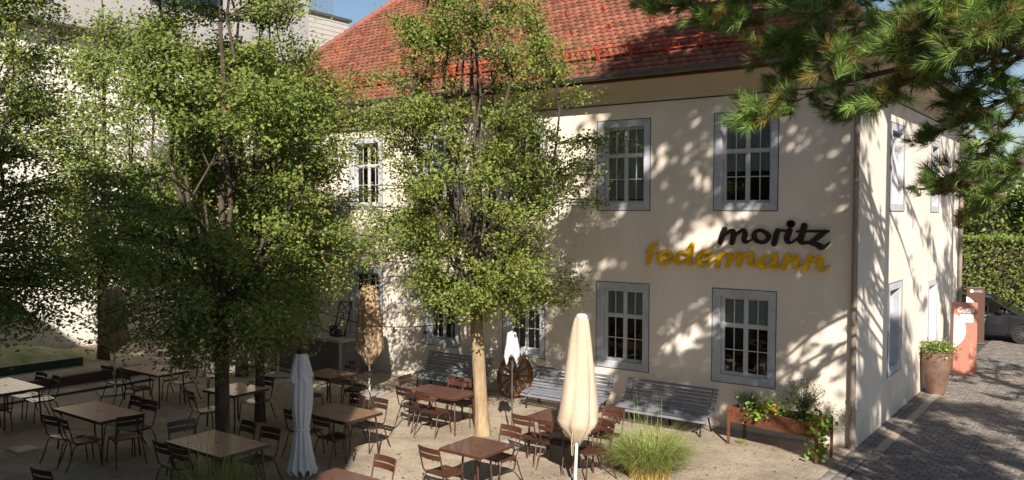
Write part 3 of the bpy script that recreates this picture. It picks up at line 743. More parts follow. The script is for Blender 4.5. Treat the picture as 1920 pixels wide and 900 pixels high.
for i,(x,y,L_,lab) in enumerate(bench_data):
    o=bn if i==0 else copy_tree(bn)
    o.location=(x,y,0); tag(o,lab,'bench','slatted benches along the facade')

# ------------------------------------------------------------------ tables
def make_table(kind, W, D, H=.74, corner_in=.07):
    root=empty('garden_table')
    top,frame={'tan':('table_tan','chair_dk'),'md':('table_md','chair_dk'),'br':('table_br','chair'),'brs':('table_br','chair')}[kind]
    b=MB()
    if kind=='br':
        b.box(-W/2,W/2,-D/2,D/2,H-.022,H)
        b.build('tabletop',M[top],root,bevel=.012)
    else:
        n=max(8,int(D/.085)); sp=D/n
        for k in range(n):
            y0=-D/2+k*sp; b.box(-W/2+.012,W/2-.012,y0+.004,y0+sp-.004,H-.018,H)
        b.build('tabletop',M[top],root,bevel=.003)
    b=MB()
    for (x0,x1,y0,y1) in ((-W/2,W/2,-D/2-.008,-D/2+.010),(-W/2,W/2,D/2-.010,D/2+.008),(-W/2-.002,-W/2+.012,-D/2+.01,D/2-.01),(W/2-.012,W/2+.002,-D/2+.01,D/2-.01)):
        b.box(x0,x1,y0,y1,H-.05,H-.0205 if kind=='br' else H-.003)
    b.box(-W/2+.02,W/2-.02,-.02,.02,H-.045,H-.024)
    b.tube([(0,0,H-.03),(0,0,H+.004)],.026,12)
    b.build('table_frame',M[frame],root)
    for sx in (-1,1):
        for sy in (-1,1):
            b=MB(); x=sx*(W/2-corner_in); y=sy*(D/2-corner_in)
            b.tube([(x*.93,y*.9,H-.045),(x,y,H-.10),(x+sx*.02,y+sy*.015,.25),(x+sx*.035,y+sy*.03,0)],.0165,8)
            b.build('leg',M[frame],root)
    return root
tabs={'T0':('tan',-14.35,-8.27,1.6,.80,0,'pale tan table cut off by the left edge of the picture'),
 'T1':('tan',-10.74,-8.26,1.62,.78,0,'pale tan table with parasol hole, nearest the drain cover at lower left'),
 'T2':('tan',-13.56,-5.52,1.50,.72,0,'pale tan table under low green leaves at the back left'),
 'T3':('tan',-10.35,-5.68,.95,.85,2,'small pale tan table directly behind the two dark tree trunks'),
 'T4':('tan',-7.28,-8.22,1.42,.86,0,'tan slatted table behind the feather grass at the thick dark trunk'),
 'T5':('md',-7.26,-5.76,1.25,.86,0,'brown slatted table just right of the white covered parasol'),
 'T6':('md',-10.10,-3.50,.95,.78,0,'brown table near the grey terrace, behind the white covered parasol'),
 'T7':('br',-6.95,-3.38,1.30,.72,0,'red brown table just left of the sunlit tree trunk'),
 'T8':('br',-3.99,-5.98,.80,.82,0,'square red brown table at the foot of the sunlit tree trunk'),
 'T9':('brs',-3.75,-3.72,1.42,.76,0,'red brown slatted table behind the tall beige parasol'),
 'T10':('brs',-4.28,-8.36,1.2,.75,0,'red brown slatted table cut off by the bottom edge')}
for k,(kind,x,y,W,D,a,lab) in tabs.items():
    t=make_table(kind,W,D,corner_in=(.26 if k=='T8' else .08)); t.location=(x,y,0); t.rotation_euler=(0,0,R_(a)); tag(t,lab,'table','garden tables on the gravel')

# ------------------------------------------------------------------ chairs
def make_chair(frame_m, seat_m):
    root=empty('garden_chair'); W=.21
    # seat: curved slats running side to side
    b=MB(); n=7
    for k in range(n):
        y=-.19+k*.062; z=.452-.018*math.sin((k/(n-1))*PI)-(.012 if k==n-1 else 0)
        b.box(-W+.004,W-.004,y,y+.052,z-.008,z+.004)
    b.build('seat',seat_m,root,bevel=.003)
    # back: two slats, curved
    b=MB()
    for (z0,z1) in ((.690,.765),(.785,.865)):
        m_=8; vs=[];fs=[]
        for i in range(m_+1):
            x=-.225+.45*i/m_; cy=-.035*(1-(x/.225)**2)
            for (z,t) in ((z0,0),(z1,0),(z1,1),(z0,1)):
                yb=-.205-(z-.45)*.22+cy; vs.append((x,yb-.012*t,z))
        for i in range(m_):
            for q in range(4): fs.append((i*4+q,(i+1)*4+q,(i+1)*4+(q+1)%4,i*4+(q+1)%4))
        fs+=[(3,2,1,0),(m_*4,m_*4+1,m_*4+2,m_*4+3)]
        b.add(vs,fs)
    b.build('backrest',frame_m,root)
    b=MB()
    for s in (-1,1):
        b.tube([(s*.205,.17,.435),(s*.208,0,.43),(s*.208,-.17,.44),(s*.212,-.215,.50),(s*.215,-.262,.69),(s*.215,-.300,.86)],.0115,6)
    b.tube([(-.205,.17,.435),(.205,.17,.435)],.0105,6); b.tube([(-.205,-.17,.435),(.205,-.17,.435)],.0105,6)
    b.build('seat_frame',frame_m,root)
    for s in (-1,1):
        b=MB(); b.tube([(s*.207,.02,.424),(s*.210,.14,.418),(s*.214,.19,.375),(s*.222,.205,.2),(s*.235,.225,0)],.0115,7); b.build('leg',frame_m,root)
        b=MB(); b.tube([(s*.207,-.02,.424),(s*.210,-.15,.418),(s*.214,-.20,.375),(s*.226,-.25,.2),(s*.245,-.33,0)],.0115,7); b.build('leg',frame_m,root)
    return root
P1=make_chair(M['chair_dk'],M['chair_dk']); P2=make_chair(M['chair'],M['chair']); P3=make_chair(M['chair_dk'],M['seat_tan'])
used=set()
CH=[('T1',-10.63,-8.86,5,3,'tan seated chair, left of two on the near side of the drain cover table'),
('T1',-10.15,-8.82,-12,1,'dark chair, right of two on the near side of the drain cover table'),
('T1',-9.78,-8.30,80,3,'dark chair at the right end of the tan table by the drain cover'),
('T1',-10.73,-7.84,178,1,'shaded chair, left of two on the far side of the drain cover table'),
('T1',-10.22,-7.87,186,1,'shaded chair, right of two on the far side of the drain cover table'),
('T2',-14.18,-5.98,4,3,'dark chair, left of two on the near side of the table under leaves'),
('T2',-13.29,-6.05,-4,1,'dark chair, right of two on the near side of the table under leaves'),
('T2',-13.8,-5.10,176,3,'dark chair, left of two on the wall side of the table under leaves'),
('T2',-13.17,-5.10,184,3,'dark chair, right of two on the wall side of the table under leaves'),
('T0',-14.48,-7.80,180,3,'greyish chair, left of two behind the table cut by the left edge'),
('T0',-13.86,-7.80,172,3,'greyish chair, right of two behind the table cut by the left edge'),
('T0',-13.7,-8.75,0,1,'dark chair in front of the table cut by the left edge'),
('T3',-10.39,-6.35,-14,3,'lone dark chair with tan seat left of the thick dark trunk'),
('T3',-10.31,-5.25,188,3,'dark chair with tan seat right of the thin dark trunk'),
('T4',-8.2,-8.12,-100,1,'dark chair at the left end of the tan slatted table behind the feather grass'),
('T4',-7.62,-8.65,-3,1,'dark chair, left of two on the near side of the table behind feather grass'),
('T4',-7.10,-8.68,4,3,'tan seated chair, right of two before the table behind feather grass'),
('T4',-7.58,-7.74,176,1,'dark chair between the two dark trunks on the far side of the tan slatted table'),
('T4',-6.93,-7.77,184,1,'dark chair left of the white covered parasol, far side of the tan slatted table'),
('T5',-7.65,-6.20,3,1,'dark chair half hidden behind the left edge of the white covered parasol'),
('T5',-6.93,-6.18,-4,1,'dark chair just right of the white covered parasol, near side of the brown table'),
('T5',-7.62,-5.30,178,1,'dark chair, left of two behind the brown table by the white parasol'),
('T5',-7.05,-5.28,183,1,'dark chair, right of two behind the brown table by the white parasol'),
('T6',-9.82,-4.30,-2,1,'dark chair left of the white parasol top, at the brown table near the terrace'),
('T6',-10.27,-2.96,175,1,'dark chair nearest the grey terrace, behind the brown table'),
('T6',-9.45,-3.30,110,1,'dark chair beside the brown patterned parasol pole at the table near the terrace'),
('T7',-7.88,-3.10,-85,1,'brown chair at the left end of the table left of the sunlit trunk'),
('T7',-7.38,-3.70,-6,1,'dark brown chair, left of two before the table left of the sunlit trunk'),
('T7',-6.80,-3.76,4,2,'red brown sunlit chair, right of two before the table left of the sunlit trunk'),
('T7',-7.23,-2.92,176,2,'red brown chair, left of two between the table and the bench left of the trunk'),
('T7',-6.76,-2.86,188,2,'red brown chair touching the sunlit trunk, on the bench side of the table'),
('T8',-4.20,-6.50,-8,2,'red brown chair left of the square table in front of the sunlit trunk'),
('T8',-4.00,-5.42,172,2,'red brown chair behind the square table in front of the sunlit trunk'),
('T9',-4.24,-4.12,-4,2,'red brown chair, left of two before the table behind the beige parasol'),
('T9',-3.68,-4.18,2,2,'red brown chair, right of two before the table behind the beige parasol'),
('T9',-3.30,-3.30,180,2,'red brown chair between the beige parasol and the tall grass, wall side of the table'),
('T9',-3.02,-4.22,150,2,'red brown chair near the tall grass, its seat right of the beige parasol pole'),
('T10',-4.42,-7.81,176,2,'red brown chair at the slatted table cut off by the bottom edge'),
('E',-7.71,-10.33,5,1,'lone dark chair cut off by the bottom edge below the drain cover'),
('F',-13.15,-4.19,150,3,'pale seated chair beyond the back left table near the dark trunk')]
for t,x,y,a,k,lab in CH:
    p={1:P1,2:P2,3:P3}[k]
    o=p if k not in used else copy_tree(p); used.add(k)
    o.location=(x,y,0); o.rotation_euler=(0,0,R_(a+random.uniform(-3,3))); tag(o,lab,'chair','garden chairs around the tables')

# ------------------------------------------------------------------ parasols
def fold_cloth(b, prof, folds, amp, c=(0,0), n=72, ph=0, rag=0.0):
    def fn(t,z):
        k=(z-prof[0][1])/(prof[-1][1]-prof[0][1]); f=abs(math.sin(t*folds/2+ph+.55*math.sin(z*2.3+ph)+.25*math.sin(t*2)))
        return 1-amp*(1-f)**1.6*(1-.6*k)+.04*math.sin(t*3+z*4)+.018*math.sin(t*9+z*13)+.015*math.sin(t*5-z*21)
    vs=[]
    for i,(r,z) in enumerate(prof):
        for k in range(n):
            t=2*PI*k/n; q=fn(t,z); zz=z
            if i==0: zz=z+rag*(abs(math.sin(t*folds/2+ph))-.6)
            vs.append((c[0]+math.cos(t)*r*q,c[1]+math.sin(t)*r*q,zz))
    fs=[]
    for i in range(len(prof)-1):
        for k in range(n): fs.append((i*n+k,i*n+(k+1)%n,(i+1)*n+(k+1)%n,(i+1)*n+k))
    b.add(vs,fs,True)
# beige tall parasol
pr=empty('closed_parasol',(-2.88,-4.95,0),0,'tall closed beige parasol standing right of the sunlit trunk in front of a bench','parasol','closed parasols among the tables')
pr.rotation_euler=(R_(1.2),R_(3.0),0)
b=MB(); b.tube([(0,0,0),(0,0,2.7)],.026,12); b.build('pole',M['pole'],pr)
b=MB(); fold_cloth(b,[(.07,.76),(.30,1.04),(.325,1.12),(.30,1.30),(.255,1.65),(.21,2.0),(.165,2.35),(.125,2.62),(.10,2.70)],5,.26,rag=.10,ph=.9); b.build('canopy',M['canvas'],pr)
b=MB(); b.lathe([(.001,2.755),(.06,2.75),(.088,2.72),(.09,2.69),(.07,2.685)],20); b.build('cap',M['pole'],pr)
b=MB(); b.tube([(.05,-.22,1.0),(.055,-.24,.8),(.06,-.235,.66),(.075,-.235,.62),(.085,-.235,.66),(.075,-.23,.8)],.006,5); b.build('tie_cord',M['canvas'],pr)
b=MB(); b.box(-.3,.3,-.3,.3,0,.06); b.build('base_plate',M['concrete'],pr,bevel=.01)
# white covered parasol
pw=empty('closed_parasol',(-6.78,-7.0,0),0,'white covered parasol with black cap reaching the ground, left of centre','parasol','closed parasols among the tables')
b=MB(); fold_cloth(b,[(.24,.10),(.22,.16),(.17,.45),(.125,.74),(.115,.78),(.13,.84),(.165,1.1),(.175,1.35),(.16,1.66),(.145,1.72)],11,.34,rag=.14); b.build('cover',M['canvas_wh'],pw)
b=MB(); fold_cloth(b,[(.195,1.60),(.175,1.70),(.14,1.85),(.10,1.98),(.085,2.0)],5,.30,rag=.12,ph=.6); b.build('hood',M['canvas_wh'],pw)
b=MB(); b.lathe([(.001,2.05),(.075,2.05),(.082,2.03),(.082,1.99),(.06,1.985)],18); b.build('cap',M['black'],pw)
b=MB(); b.lathe([(.122,.75),(.134,.755),(.136,.79),(.124,.80)],20); b.build('strap',M['canvas_wh'],pw)
b=MB(); b.tube([(0,0,0),(0,0,1.95)],.02,8); b.build('pole',M['steel'],pw)
# brown patterned parasols
def brown_parasol(x,y,z0,z1,r,lab,rot):
    p=empty('closed_parasol',(x,y,0),R_(rot),lab,'parasol','closed parasols among the tables')
    b=MB(); b.tube([(0,0,0),(0,0,z1)],.024,10); b.build('pole',M['pole'],p)
    b=MB(); H=z1-z0; fold_cloth(b,[(r*.25,z0-.02),(r*1.05,z0+.17*H),(r*1.08,z0+.22*H),(r*1.0,z0+.4*H),(r*.85,z0+.7*H),(r*.7,z0+.92*H),(r*.5,z1)],9,.42,rag=.08,ph=rot); b.build('canopy',M['canvas_br'],p)
    b=MB(); b.box(-.35,.35,-.35,.35,0,.05); b.build('base_plate',M['concrete'],p,bevel=.008)
    return p
brown_parasol(-10.27,-2.11,.72,2.55,.31,'closed brown parasol dappled with light in front of the facade, centre left',10)
brown_parasol(-13.79,-1.95,.72,2.45,.30,'closed brown parasol before the grey terrace, partly hidden by leaves',40)
brown_parasol(-15.1,-5.6,1.0,2.5,.30,'closed brown parasol with pale base slab behind the back left table',70)
# small white rolled parasol
ps=empty('small_parasol',(-5.22,-3.39,0),0,'small white rolled parasol on a thin dark pole in front of the wagon wheel','parasol')
b=MB(); b.tube([(0,0,0),(0,0,1.95)],.014,8); b.tube([(0,0,.9),(0,0,1.1)],.02,8); b.build('pole',M['steel'],ps)
b=MB(); fold_cloth(b,[(.15,1.58),(.165,1.62),(.14,1.72),(.115,1.85),(.10,1.98),(.085,2.05),(.02,2.08)],4,.30,rag=.2,ph=.5); b.build('canopy',M['canvas_wh'],ps)
b=MB(); b.lathe([(.001,.07),(.05,.07),(.22,.045),(.25,.02),(.25,0)],24); b.build('base_plate',M['concrete'],ps)

# ------------------------------------------------------------------ left yard edgings, drain cover
def slabthing(name,pts,h,m,label,cat,z0=-.02,bev=.008):
    b=MB(); n=len(pts); vs=[(x,y,z0) for x,y in pts]+[(x,y,h) for x,y in pts]
    b.add(vs,[tuple(range(n))[::-1],tuple(range(n,2*n))]+[(i,(i+1)%n,n+(i+1)%n,n+i) for i in range(n)])
    return tag(b.build(name,m,bevel=bev),label,cat)
slabthing('timber_sleeper',[(-17.05,-9.5),(-16.88,-9.5),(-16.80,-3.9),(-16.97,-3.9)],.24,M['sleeper'],'thick brown timber sleeper edging the raised bed at the back left','timber edging')
slabthing('timber_edging',[(-15.90,-9.5),(-15.82,-9.5),(-15.80,-4.2),(-15.88,-4.2)],.055,M['sleeper'],'thin low timber strip on the gravel in front of the thick sleeper','timber edging')
slabthing('metal_edging',[(-18.85,-10),(-18.75,-10),(-18.55,-4.6),(-18.65,-4.6)],.36,M['green_metal'],'dark green metal edging plate behind the thick timber sleeper','edging')
b=MB(); b.box(-18.7,-16.98,-9.5,-4.0,-.02,.14); tag(b.build('raised_bed',M['gravel']),kind='structure')
# grassy gravel mound
nx=40; V=[];F=[]
for j in range(nx):
    for i in range(nx):
        x=-22.45+3.7*i/(nx-1); y=-9.5+6.2*j/(nx-1); u=(x+20.6)/1.85; v=(y+6.4)/3.1
        h=.62*max(0,1-u*u)*max(0,1-v*v)+.02*math.sin(x*7)*math.cos(y*9); V.append((x,y,max(-.01,h)))
for j in range(nx-1):
    for i in range(nx-1): a=j*nx+i; F.append((a,a+1,a+nx+1,a+nx))
M['moss']=mat('grassy_gravel',(.34,.30,.20),.95,col2=(.16,.19,.05),vscale=2.2,bump=.6,bscale=20)
tag(npmesh('gravel_mound',V,F,M['moss'],smooth=True),kind='structure')
dc=empty('drain_cover',(-11.95,-8.98,0),R_(0),'square pale metal drain cover set in the gravel at lower left','drain cover')
b=MB(); b.box(-.26,.26,-.2,.2,-.01,.018); b.build('frame',M['concrete'],dc,bevel=.004)
b=MB()
for k in range(6): b.box(-.20,.20,-.155+k*.054,-.155+k*.054+.036,.019,.026)
b.build('grate',M['steel'],dc)
b=MB(); b.box(.10,.5,-.55,-.25,-.01,.020); tag(b.build('sandstone_slab',M['slabstone'],bevel=.008),'small pale stone slab at the foot of the downpipe corner','slab')

# festoon cable
cb=empty('festoon_cable',(0,0,0),0,'thin black cable strung from tree to tree above the terrace tables','cable')
def cat(p,q,sag,n=14):
    p=Vector(p);q=Vector(q); return [p.lerp(q,i/n)-Vector((0,0,sag*4*(i/n)*(1-i/n))) for i in range(n+1)]
b=MB()
for p,q,s in (((-14.5,-2.55,1.9),(-10.25,-5.19,2.25),.12),((-13.79,-1.95,2.1),(-10.27,-2.11,1.62),.06),((-10.27,-2.11,1.62),(-6.1,-3.2,2.25),.10),((-13.79,-1.95,2.1),(-14.5,-2.55,1.9),.02)):
    b.tube(cat(p,q,s),.012,6)
b.build('cord',M['cable'],cb)
for p in ((-12.2,-2.02,1.82),(-9.2,-2.4,1.7),(-8.0,-2.7,1.82)):
    b=MB(); b.lathe([(.001,0),(.03,.01),(.042,.05),(.02,.09),(.02,.13),(.001,.13)],10); b.build('lamp_holder',M['black'],cb,loc=(p[0],p[1],p[2]-.13))

# ------------------------------------------------------------------ leaves helper
def leaf_quads(P, N_, size, aspect=.62, tint=None, bend=.25):
    """P (n,3) centres, N_ (n,3) normals-ish; makes folded leaf = 2 quads? -> one bent hex as 2 quads"""
    n=len(P); N_=N_/np.linalg.norm(N_,axis=1,keepdims=True)
    a=rng.normal(size=(n,3)); a-=N_*(a*N_).sum(1,keepdims=True); a/=np.linalg.norm(a,axis=1,keepdims=True)
    b_=np.cross(N_,a); s=size*rng.uniform(.6,1.25,(n,1)); L=a*s*.5; W=b_*s*.5*aspect; up=N_*s*bend*.5
    v0=P-L; v1=P-L*.15+W+up; v2=P+L; v3=P-L*.15-W+up
    V=np.stack([v0,v1,v2,v3],1).reshape(-1,3)
    i=np.arange(n)*4; F=np.concatenate([np.stack([i,i+1,i+2],1),np.stack([i,i+2,i+3],1)])
    T=None if tint is None else np.concatenate([tint,tint])
    return V,F,T

def leaf_tints(n, warm=.3, dead=.02, base=None):
    c=rng.uniform(.6,1.25,(n,1)); w_=rng.uniform(0,warm,(n,1))
    T=np.concatenate([c*(1+w_*.9),c*(1+w_*.15),c*(1-w_*.3)],1)
    k=rng.random(n)<dead; T[k]=np.array([1.9,.75,.8])
    return T

def tree(name,label,base,trunk_pts,trunk_r,fork_z,prof,cen,nclump,leaves_per,leaf=.075,bark='bark',seed=1,limbs=9,squash=1.0,spread=.26,group=None,cull=None,warm=.35,inner=.35,gap=.12):
    """trunk_pts list of (dx,dy,z); prof list (z,radius); cen(z)->(dx,dy) crown axis"""
    r=np.random.default_rng(seed); rnd=random.Random(seed)
    root=empty(name,base,0,label,'tree',group)
    zs=[p[0] for p in prof]; rs=[p[1] for p in prof]
    rad=lambda z: float(np.interp(z,zs,rs))
    b=MB(); n=len(trunk_pts)
    radii=[trunk_r*(1.25 if i==0 else 1-.12*i/(n-1)) for i in range(n)]
    b.tube(trunk_pts,radii,12)
    tk=b.build('trunk',M[bark],root)
    top=Vector(trunk_pts[-1]); zmax=zs[-1]
    # limbs: ascending curved
    limbpts=[]; b=MB()
    for i in range(limbs):
        a=2*PI*i/limbs+rnd.uniform(-.3,.3); f=rnd.uniform(.15,.72); ztop=fork_z+(zmax-fork_z)*rnd.uniform(.45,.97)
        if i==0: f=.05; ztop=zmax*.97
        pts=[]; start=Vector(trunk_pts[-2]).lerp(top,rnd.uniform(.2,1))
        m_=9
        for k in range(m_):
            u=k/(m_-1); z=start.z+(ztop-start.z)*u; rr=rad(z)*f*(1-(1-u)**2.2)
            c=cen(z); cx=c[0]+(start.x-c[0])*(1-u)**2; cy=c[1]+(start.y-c[1])*(1-u)**2
            wob=.07*math.sin(k*2.1+i*3)
            pts.append(Vector((cx+math.cos(a+wob*2)*rr+wob*.5,cy+math.sin(a+wob*2)*rr,z)))
        r0=trunk_r*(.5 if i==0 else rnd.uniform(.2,.36))
        b.tube(pts,[r0*(1-.85*k/(m_-1))+.006 for k in range(m_)],6)
        limbpts+=pts[1:]
    LP=np.array([tuple(p) for p in limbpts])
    # clumps
    C=[]; tries=0
    while len(C)<nclump and tries<nclump*30:
        tries+=1; z=r.uniform(zs[0],zmax); R0=rad(z)
        if r.random()>(R0/max(rs))**1.3+.05: continue
        a=r.uniform(0,2*PI); q=math.sqrt(r.uniform(inner,1))*R0
        lob=1+.22*math.sin(a*3+z*1.7+seed)+.14*math.sin(a*5-z*2.3)
        c=cen(z); p=np.array([c[0]+math.cos(a)*q*lob,c[1]+math.sin(a)*q*lob*squash,z])
        if cull is not None and cull(p+np.array(base),r): continue
        if math.sin(p[0]*2.3+seed)*math.sin(p[1]*2.1+1.3*seed)*1.0+math.sin(p[2]*2.6+p[0]*.9+seed*2)*.9 < gap*2-1.0: continue
        C.append(p)
    C=np.array(C)
    PP=[];NN=[]
    for p in C:
        d=LP-p; dist=np.sqrt((d**2).sum(1))+.9*np.maximum(0,LP[:,2]-p[2]+.15); j=int(dist.argmin()); s=LP[j]
        mid=(s+p)/2+np.array([0,0,.12])+r.normal(size=3)*.05
        b.tube([s,mid,p],[.014,.010,.005],4,False)
        ln=np.linalg.norm(p-s); k=leaves_per; t=r.beta(3,1.1,k)[:,None]
        pos=(1-t)**2*s+2*t*(1-t)*mid+t*t*p
        # small side shoots
        pos=pos+r.normal(size=(k,3))*np.array([spread,spread,spread*.75])*(.35+.65*t)
        PP.append(pos); nn=r.normal(size=(k,3))*.7+np.array([.25,-.4,.8]); NN.append(nn)
    b.build('branches',M['bark'],root)
    P=np.concatenate(PP);NV=np.concatenate(NN)
    keep=P[:,2]>zs[0]-.35; P=P[keep];NV=NV[keep]
    V,F,T=leaf_quads(P,NV,leaf,tint=leaf_tints(len(P),warm))
    npmesh('crown',V,F,M['leaf'],root,T)
    return root

T_=lambda *p:list(p)
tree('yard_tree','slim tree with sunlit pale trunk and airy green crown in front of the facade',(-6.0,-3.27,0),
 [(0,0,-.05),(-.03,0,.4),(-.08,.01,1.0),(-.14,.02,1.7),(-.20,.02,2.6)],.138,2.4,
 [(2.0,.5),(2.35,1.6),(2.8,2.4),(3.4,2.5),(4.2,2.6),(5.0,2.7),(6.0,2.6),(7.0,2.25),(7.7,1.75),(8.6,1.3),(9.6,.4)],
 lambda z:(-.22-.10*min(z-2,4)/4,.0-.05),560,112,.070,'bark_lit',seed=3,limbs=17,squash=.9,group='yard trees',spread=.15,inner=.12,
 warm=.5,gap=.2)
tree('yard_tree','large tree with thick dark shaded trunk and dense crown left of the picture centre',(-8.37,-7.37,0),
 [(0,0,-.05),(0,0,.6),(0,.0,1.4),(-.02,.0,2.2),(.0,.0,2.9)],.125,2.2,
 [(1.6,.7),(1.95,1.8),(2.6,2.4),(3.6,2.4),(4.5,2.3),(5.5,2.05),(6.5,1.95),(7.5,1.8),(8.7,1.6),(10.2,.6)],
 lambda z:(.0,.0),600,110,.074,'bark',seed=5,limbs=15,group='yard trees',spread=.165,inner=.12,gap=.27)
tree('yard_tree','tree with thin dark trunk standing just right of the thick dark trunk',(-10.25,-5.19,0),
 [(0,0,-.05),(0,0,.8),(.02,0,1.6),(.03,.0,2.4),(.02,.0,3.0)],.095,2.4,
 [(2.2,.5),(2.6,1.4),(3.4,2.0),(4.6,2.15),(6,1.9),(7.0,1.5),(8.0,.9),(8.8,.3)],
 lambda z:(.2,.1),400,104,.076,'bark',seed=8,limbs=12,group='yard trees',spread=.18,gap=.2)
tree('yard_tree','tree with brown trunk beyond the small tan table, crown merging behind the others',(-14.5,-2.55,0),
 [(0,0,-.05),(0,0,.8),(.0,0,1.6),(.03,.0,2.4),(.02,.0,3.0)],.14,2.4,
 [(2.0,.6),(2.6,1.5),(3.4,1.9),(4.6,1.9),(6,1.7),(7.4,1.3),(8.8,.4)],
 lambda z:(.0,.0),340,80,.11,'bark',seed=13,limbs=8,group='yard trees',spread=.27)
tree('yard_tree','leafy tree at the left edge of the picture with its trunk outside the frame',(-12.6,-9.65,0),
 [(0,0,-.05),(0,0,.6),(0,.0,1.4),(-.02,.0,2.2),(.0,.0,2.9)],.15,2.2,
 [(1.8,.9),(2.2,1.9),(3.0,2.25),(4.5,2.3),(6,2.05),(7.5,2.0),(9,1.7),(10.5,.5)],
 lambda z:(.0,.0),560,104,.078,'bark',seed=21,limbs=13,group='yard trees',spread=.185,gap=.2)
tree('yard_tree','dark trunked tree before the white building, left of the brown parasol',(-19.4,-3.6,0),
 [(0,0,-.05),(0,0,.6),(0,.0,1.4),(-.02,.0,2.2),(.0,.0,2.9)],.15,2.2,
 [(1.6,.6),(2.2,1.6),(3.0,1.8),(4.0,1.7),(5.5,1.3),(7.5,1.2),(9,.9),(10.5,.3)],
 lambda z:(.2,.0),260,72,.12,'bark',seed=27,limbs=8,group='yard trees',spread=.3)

# unseen trees added outside the frame, towards the sun, to throw dappled shade
def shade_tree(base,r0,prof,n,lab,seed,leaf=.24,cen=lambda z:(0,0)):
    tree('added_shade_tree',lab,base,[(0,0,-.05),(0,0,2),(.1,0,4),(.1,.1,6)],r0,6,prof,cen,int(n*1.05),40,leaf,'bark',seed=seed,limbs=9,group='added shade trees on the sunny side',spread=.17,gap=.36)
shade_tree((8.2,-9.5,0),.16,[(10.0,1.5),(10.7,2.8),(11.5,3.2),(13.5,3.3),(15.5,2.7),(17,1.0)],330,'unseen tall leafy tree added on the sunny side to dapple the facade',31,cen=lambda z:(-2.5,-1.1))
shade_tree((11.9,-10.8,0),.25,[(4.6,1.2),(6,2.6),(8,3.1),(10.5,3.0),(12.5,2.0),(13.5,.6)],300,'unseen tree added on the sunny side to dapple the paved lane',37)

# ------------------------------------------------------------------ pines
def tuft(P, D, n, L, w, r):
    """needle tuft: n thin triangles from around P outwards, mainly along D"""
    D=D/np.linalg.norm(D); t=r.random((n,1))
    d=r.normal(size=(n,3)); d/=np.linalg.norm(d,axis=1,keepdims=True)
    d=d*.80+D*(1.0); d/=np.linalg.norm(d,axis=1,keepdims=True)
    base=P-D*L*.9*t+d*.012
    ln=L*r.uniform(.75,1.1,(n,1)); tip=base+d*ln+np.array([0,0,-.012])*r.uniform(.0,1.4,(n,1))
    s=np.cross(d,r.normal(size=(n,3))); s/=np.linalg.norm(s,axis=1,keepdims=True)
    return np.stack([base-s*w/2,base+s*w/2,tip],1).reshape(-1,3)
def pine(label, base, trunk, tr, branches, ntuft_dense, seed, upper=None):
    r=np.random.default_rng(seed); root=empty('pine_tree',base,0,label,'tree','pines beside the lane')
    b=MB(); b.tube(trunk,[tr*(1-.6*i/(len(trunk)-1)) for i in range(len(trunk))],12); b.build('trunk',M['pinebark'],root)
    b=MB(); V=[];T=[]; 
    B0=np.array(base)
    def add_branch(pts, rad, dens, L=.16, w=.0064, n=90):
        pts=[np.array(p,float) for p in pts]
        sp=np.array(spline([tuple(p) for p in pts],6)); m_=len(sp)
        b.tube([Vector(p) for p in sp],[rad*(1-.8*i/(m_-1))+.004 for i in range(m_)],6)
        # side twigs with tufts; denser towards the tip
        for q in range(dens):
            u=r.beta(2.0,.9); i=min(m_-2,int(u*(m_-1))); p=sp[i]; d=sp[i+1]-sp[i]; d=d/np.linalg.norm(d)
            sd_=np.cross(d,np.array([0,0,1])); sd_/=np.linalg.norm(sd_)+1e-9
            dr=d*r.uniform(.3,1)+sd_*r.choice([-1,1])*r.uniform(.2,1.1)+np.array([0,0,r.uniform(-.25,.55)]); dr/=np.linalg.norm(dr)
            ln=r.uniform(.15,.65)*(1.15-.5*u); e=p+dr*ln; mid=p+dr*ln*.5+np.array([0,0,-.03])
            b.tube([Vector(p),Vector(mid),Vector(e)],[.009,.007,.005],4,False)
            for kk in range(r.integers(1,3)):
                dd=dr+r.normal(size=3)*.35+np.array([0,0,.35]); ee=e if kk==0 else mid+r.normal(size=3)*.06
                V.append(tuft(ee,dd,n,L*r.uniform(.8,1.15),w,r))
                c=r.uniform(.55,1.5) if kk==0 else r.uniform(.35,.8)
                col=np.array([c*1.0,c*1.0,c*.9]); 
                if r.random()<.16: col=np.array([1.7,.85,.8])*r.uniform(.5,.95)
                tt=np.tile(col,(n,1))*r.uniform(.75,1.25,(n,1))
                br=r.random(n)<.07; tt[br]=np.array([2.2,.95,.9])*.7
                T.append(tt)
    for pts,rad,dens in branches: add_branch(pts,rad,dens)
    if upper:
        for pts,rad,dens in upper: add_branch(pts,rad,dens,L=.17,w=.012,n=38)
    b.build('branches',M['pinebark'],root)
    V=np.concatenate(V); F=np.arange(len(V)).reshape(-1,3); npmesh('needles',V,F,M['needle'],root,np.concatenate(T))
    return root
def campt(px,py,depth):
    """world point seen at a photo pixel at a given depth along the view axis (used once to lay out real branches)"""
    p=Vector((3.843,-15.809,4.3))+(CW+CR*((px-960)/1568.8)-CU*((py-450)/1568.8))*depth; return p
PB=Vector((4.55,-3.3,0))
def brp(*pts): return [tuple(campt(*q)-PB) for q in pts]
br=[]
def tb(z): return (0.05,0,z)   # attachment on trunk
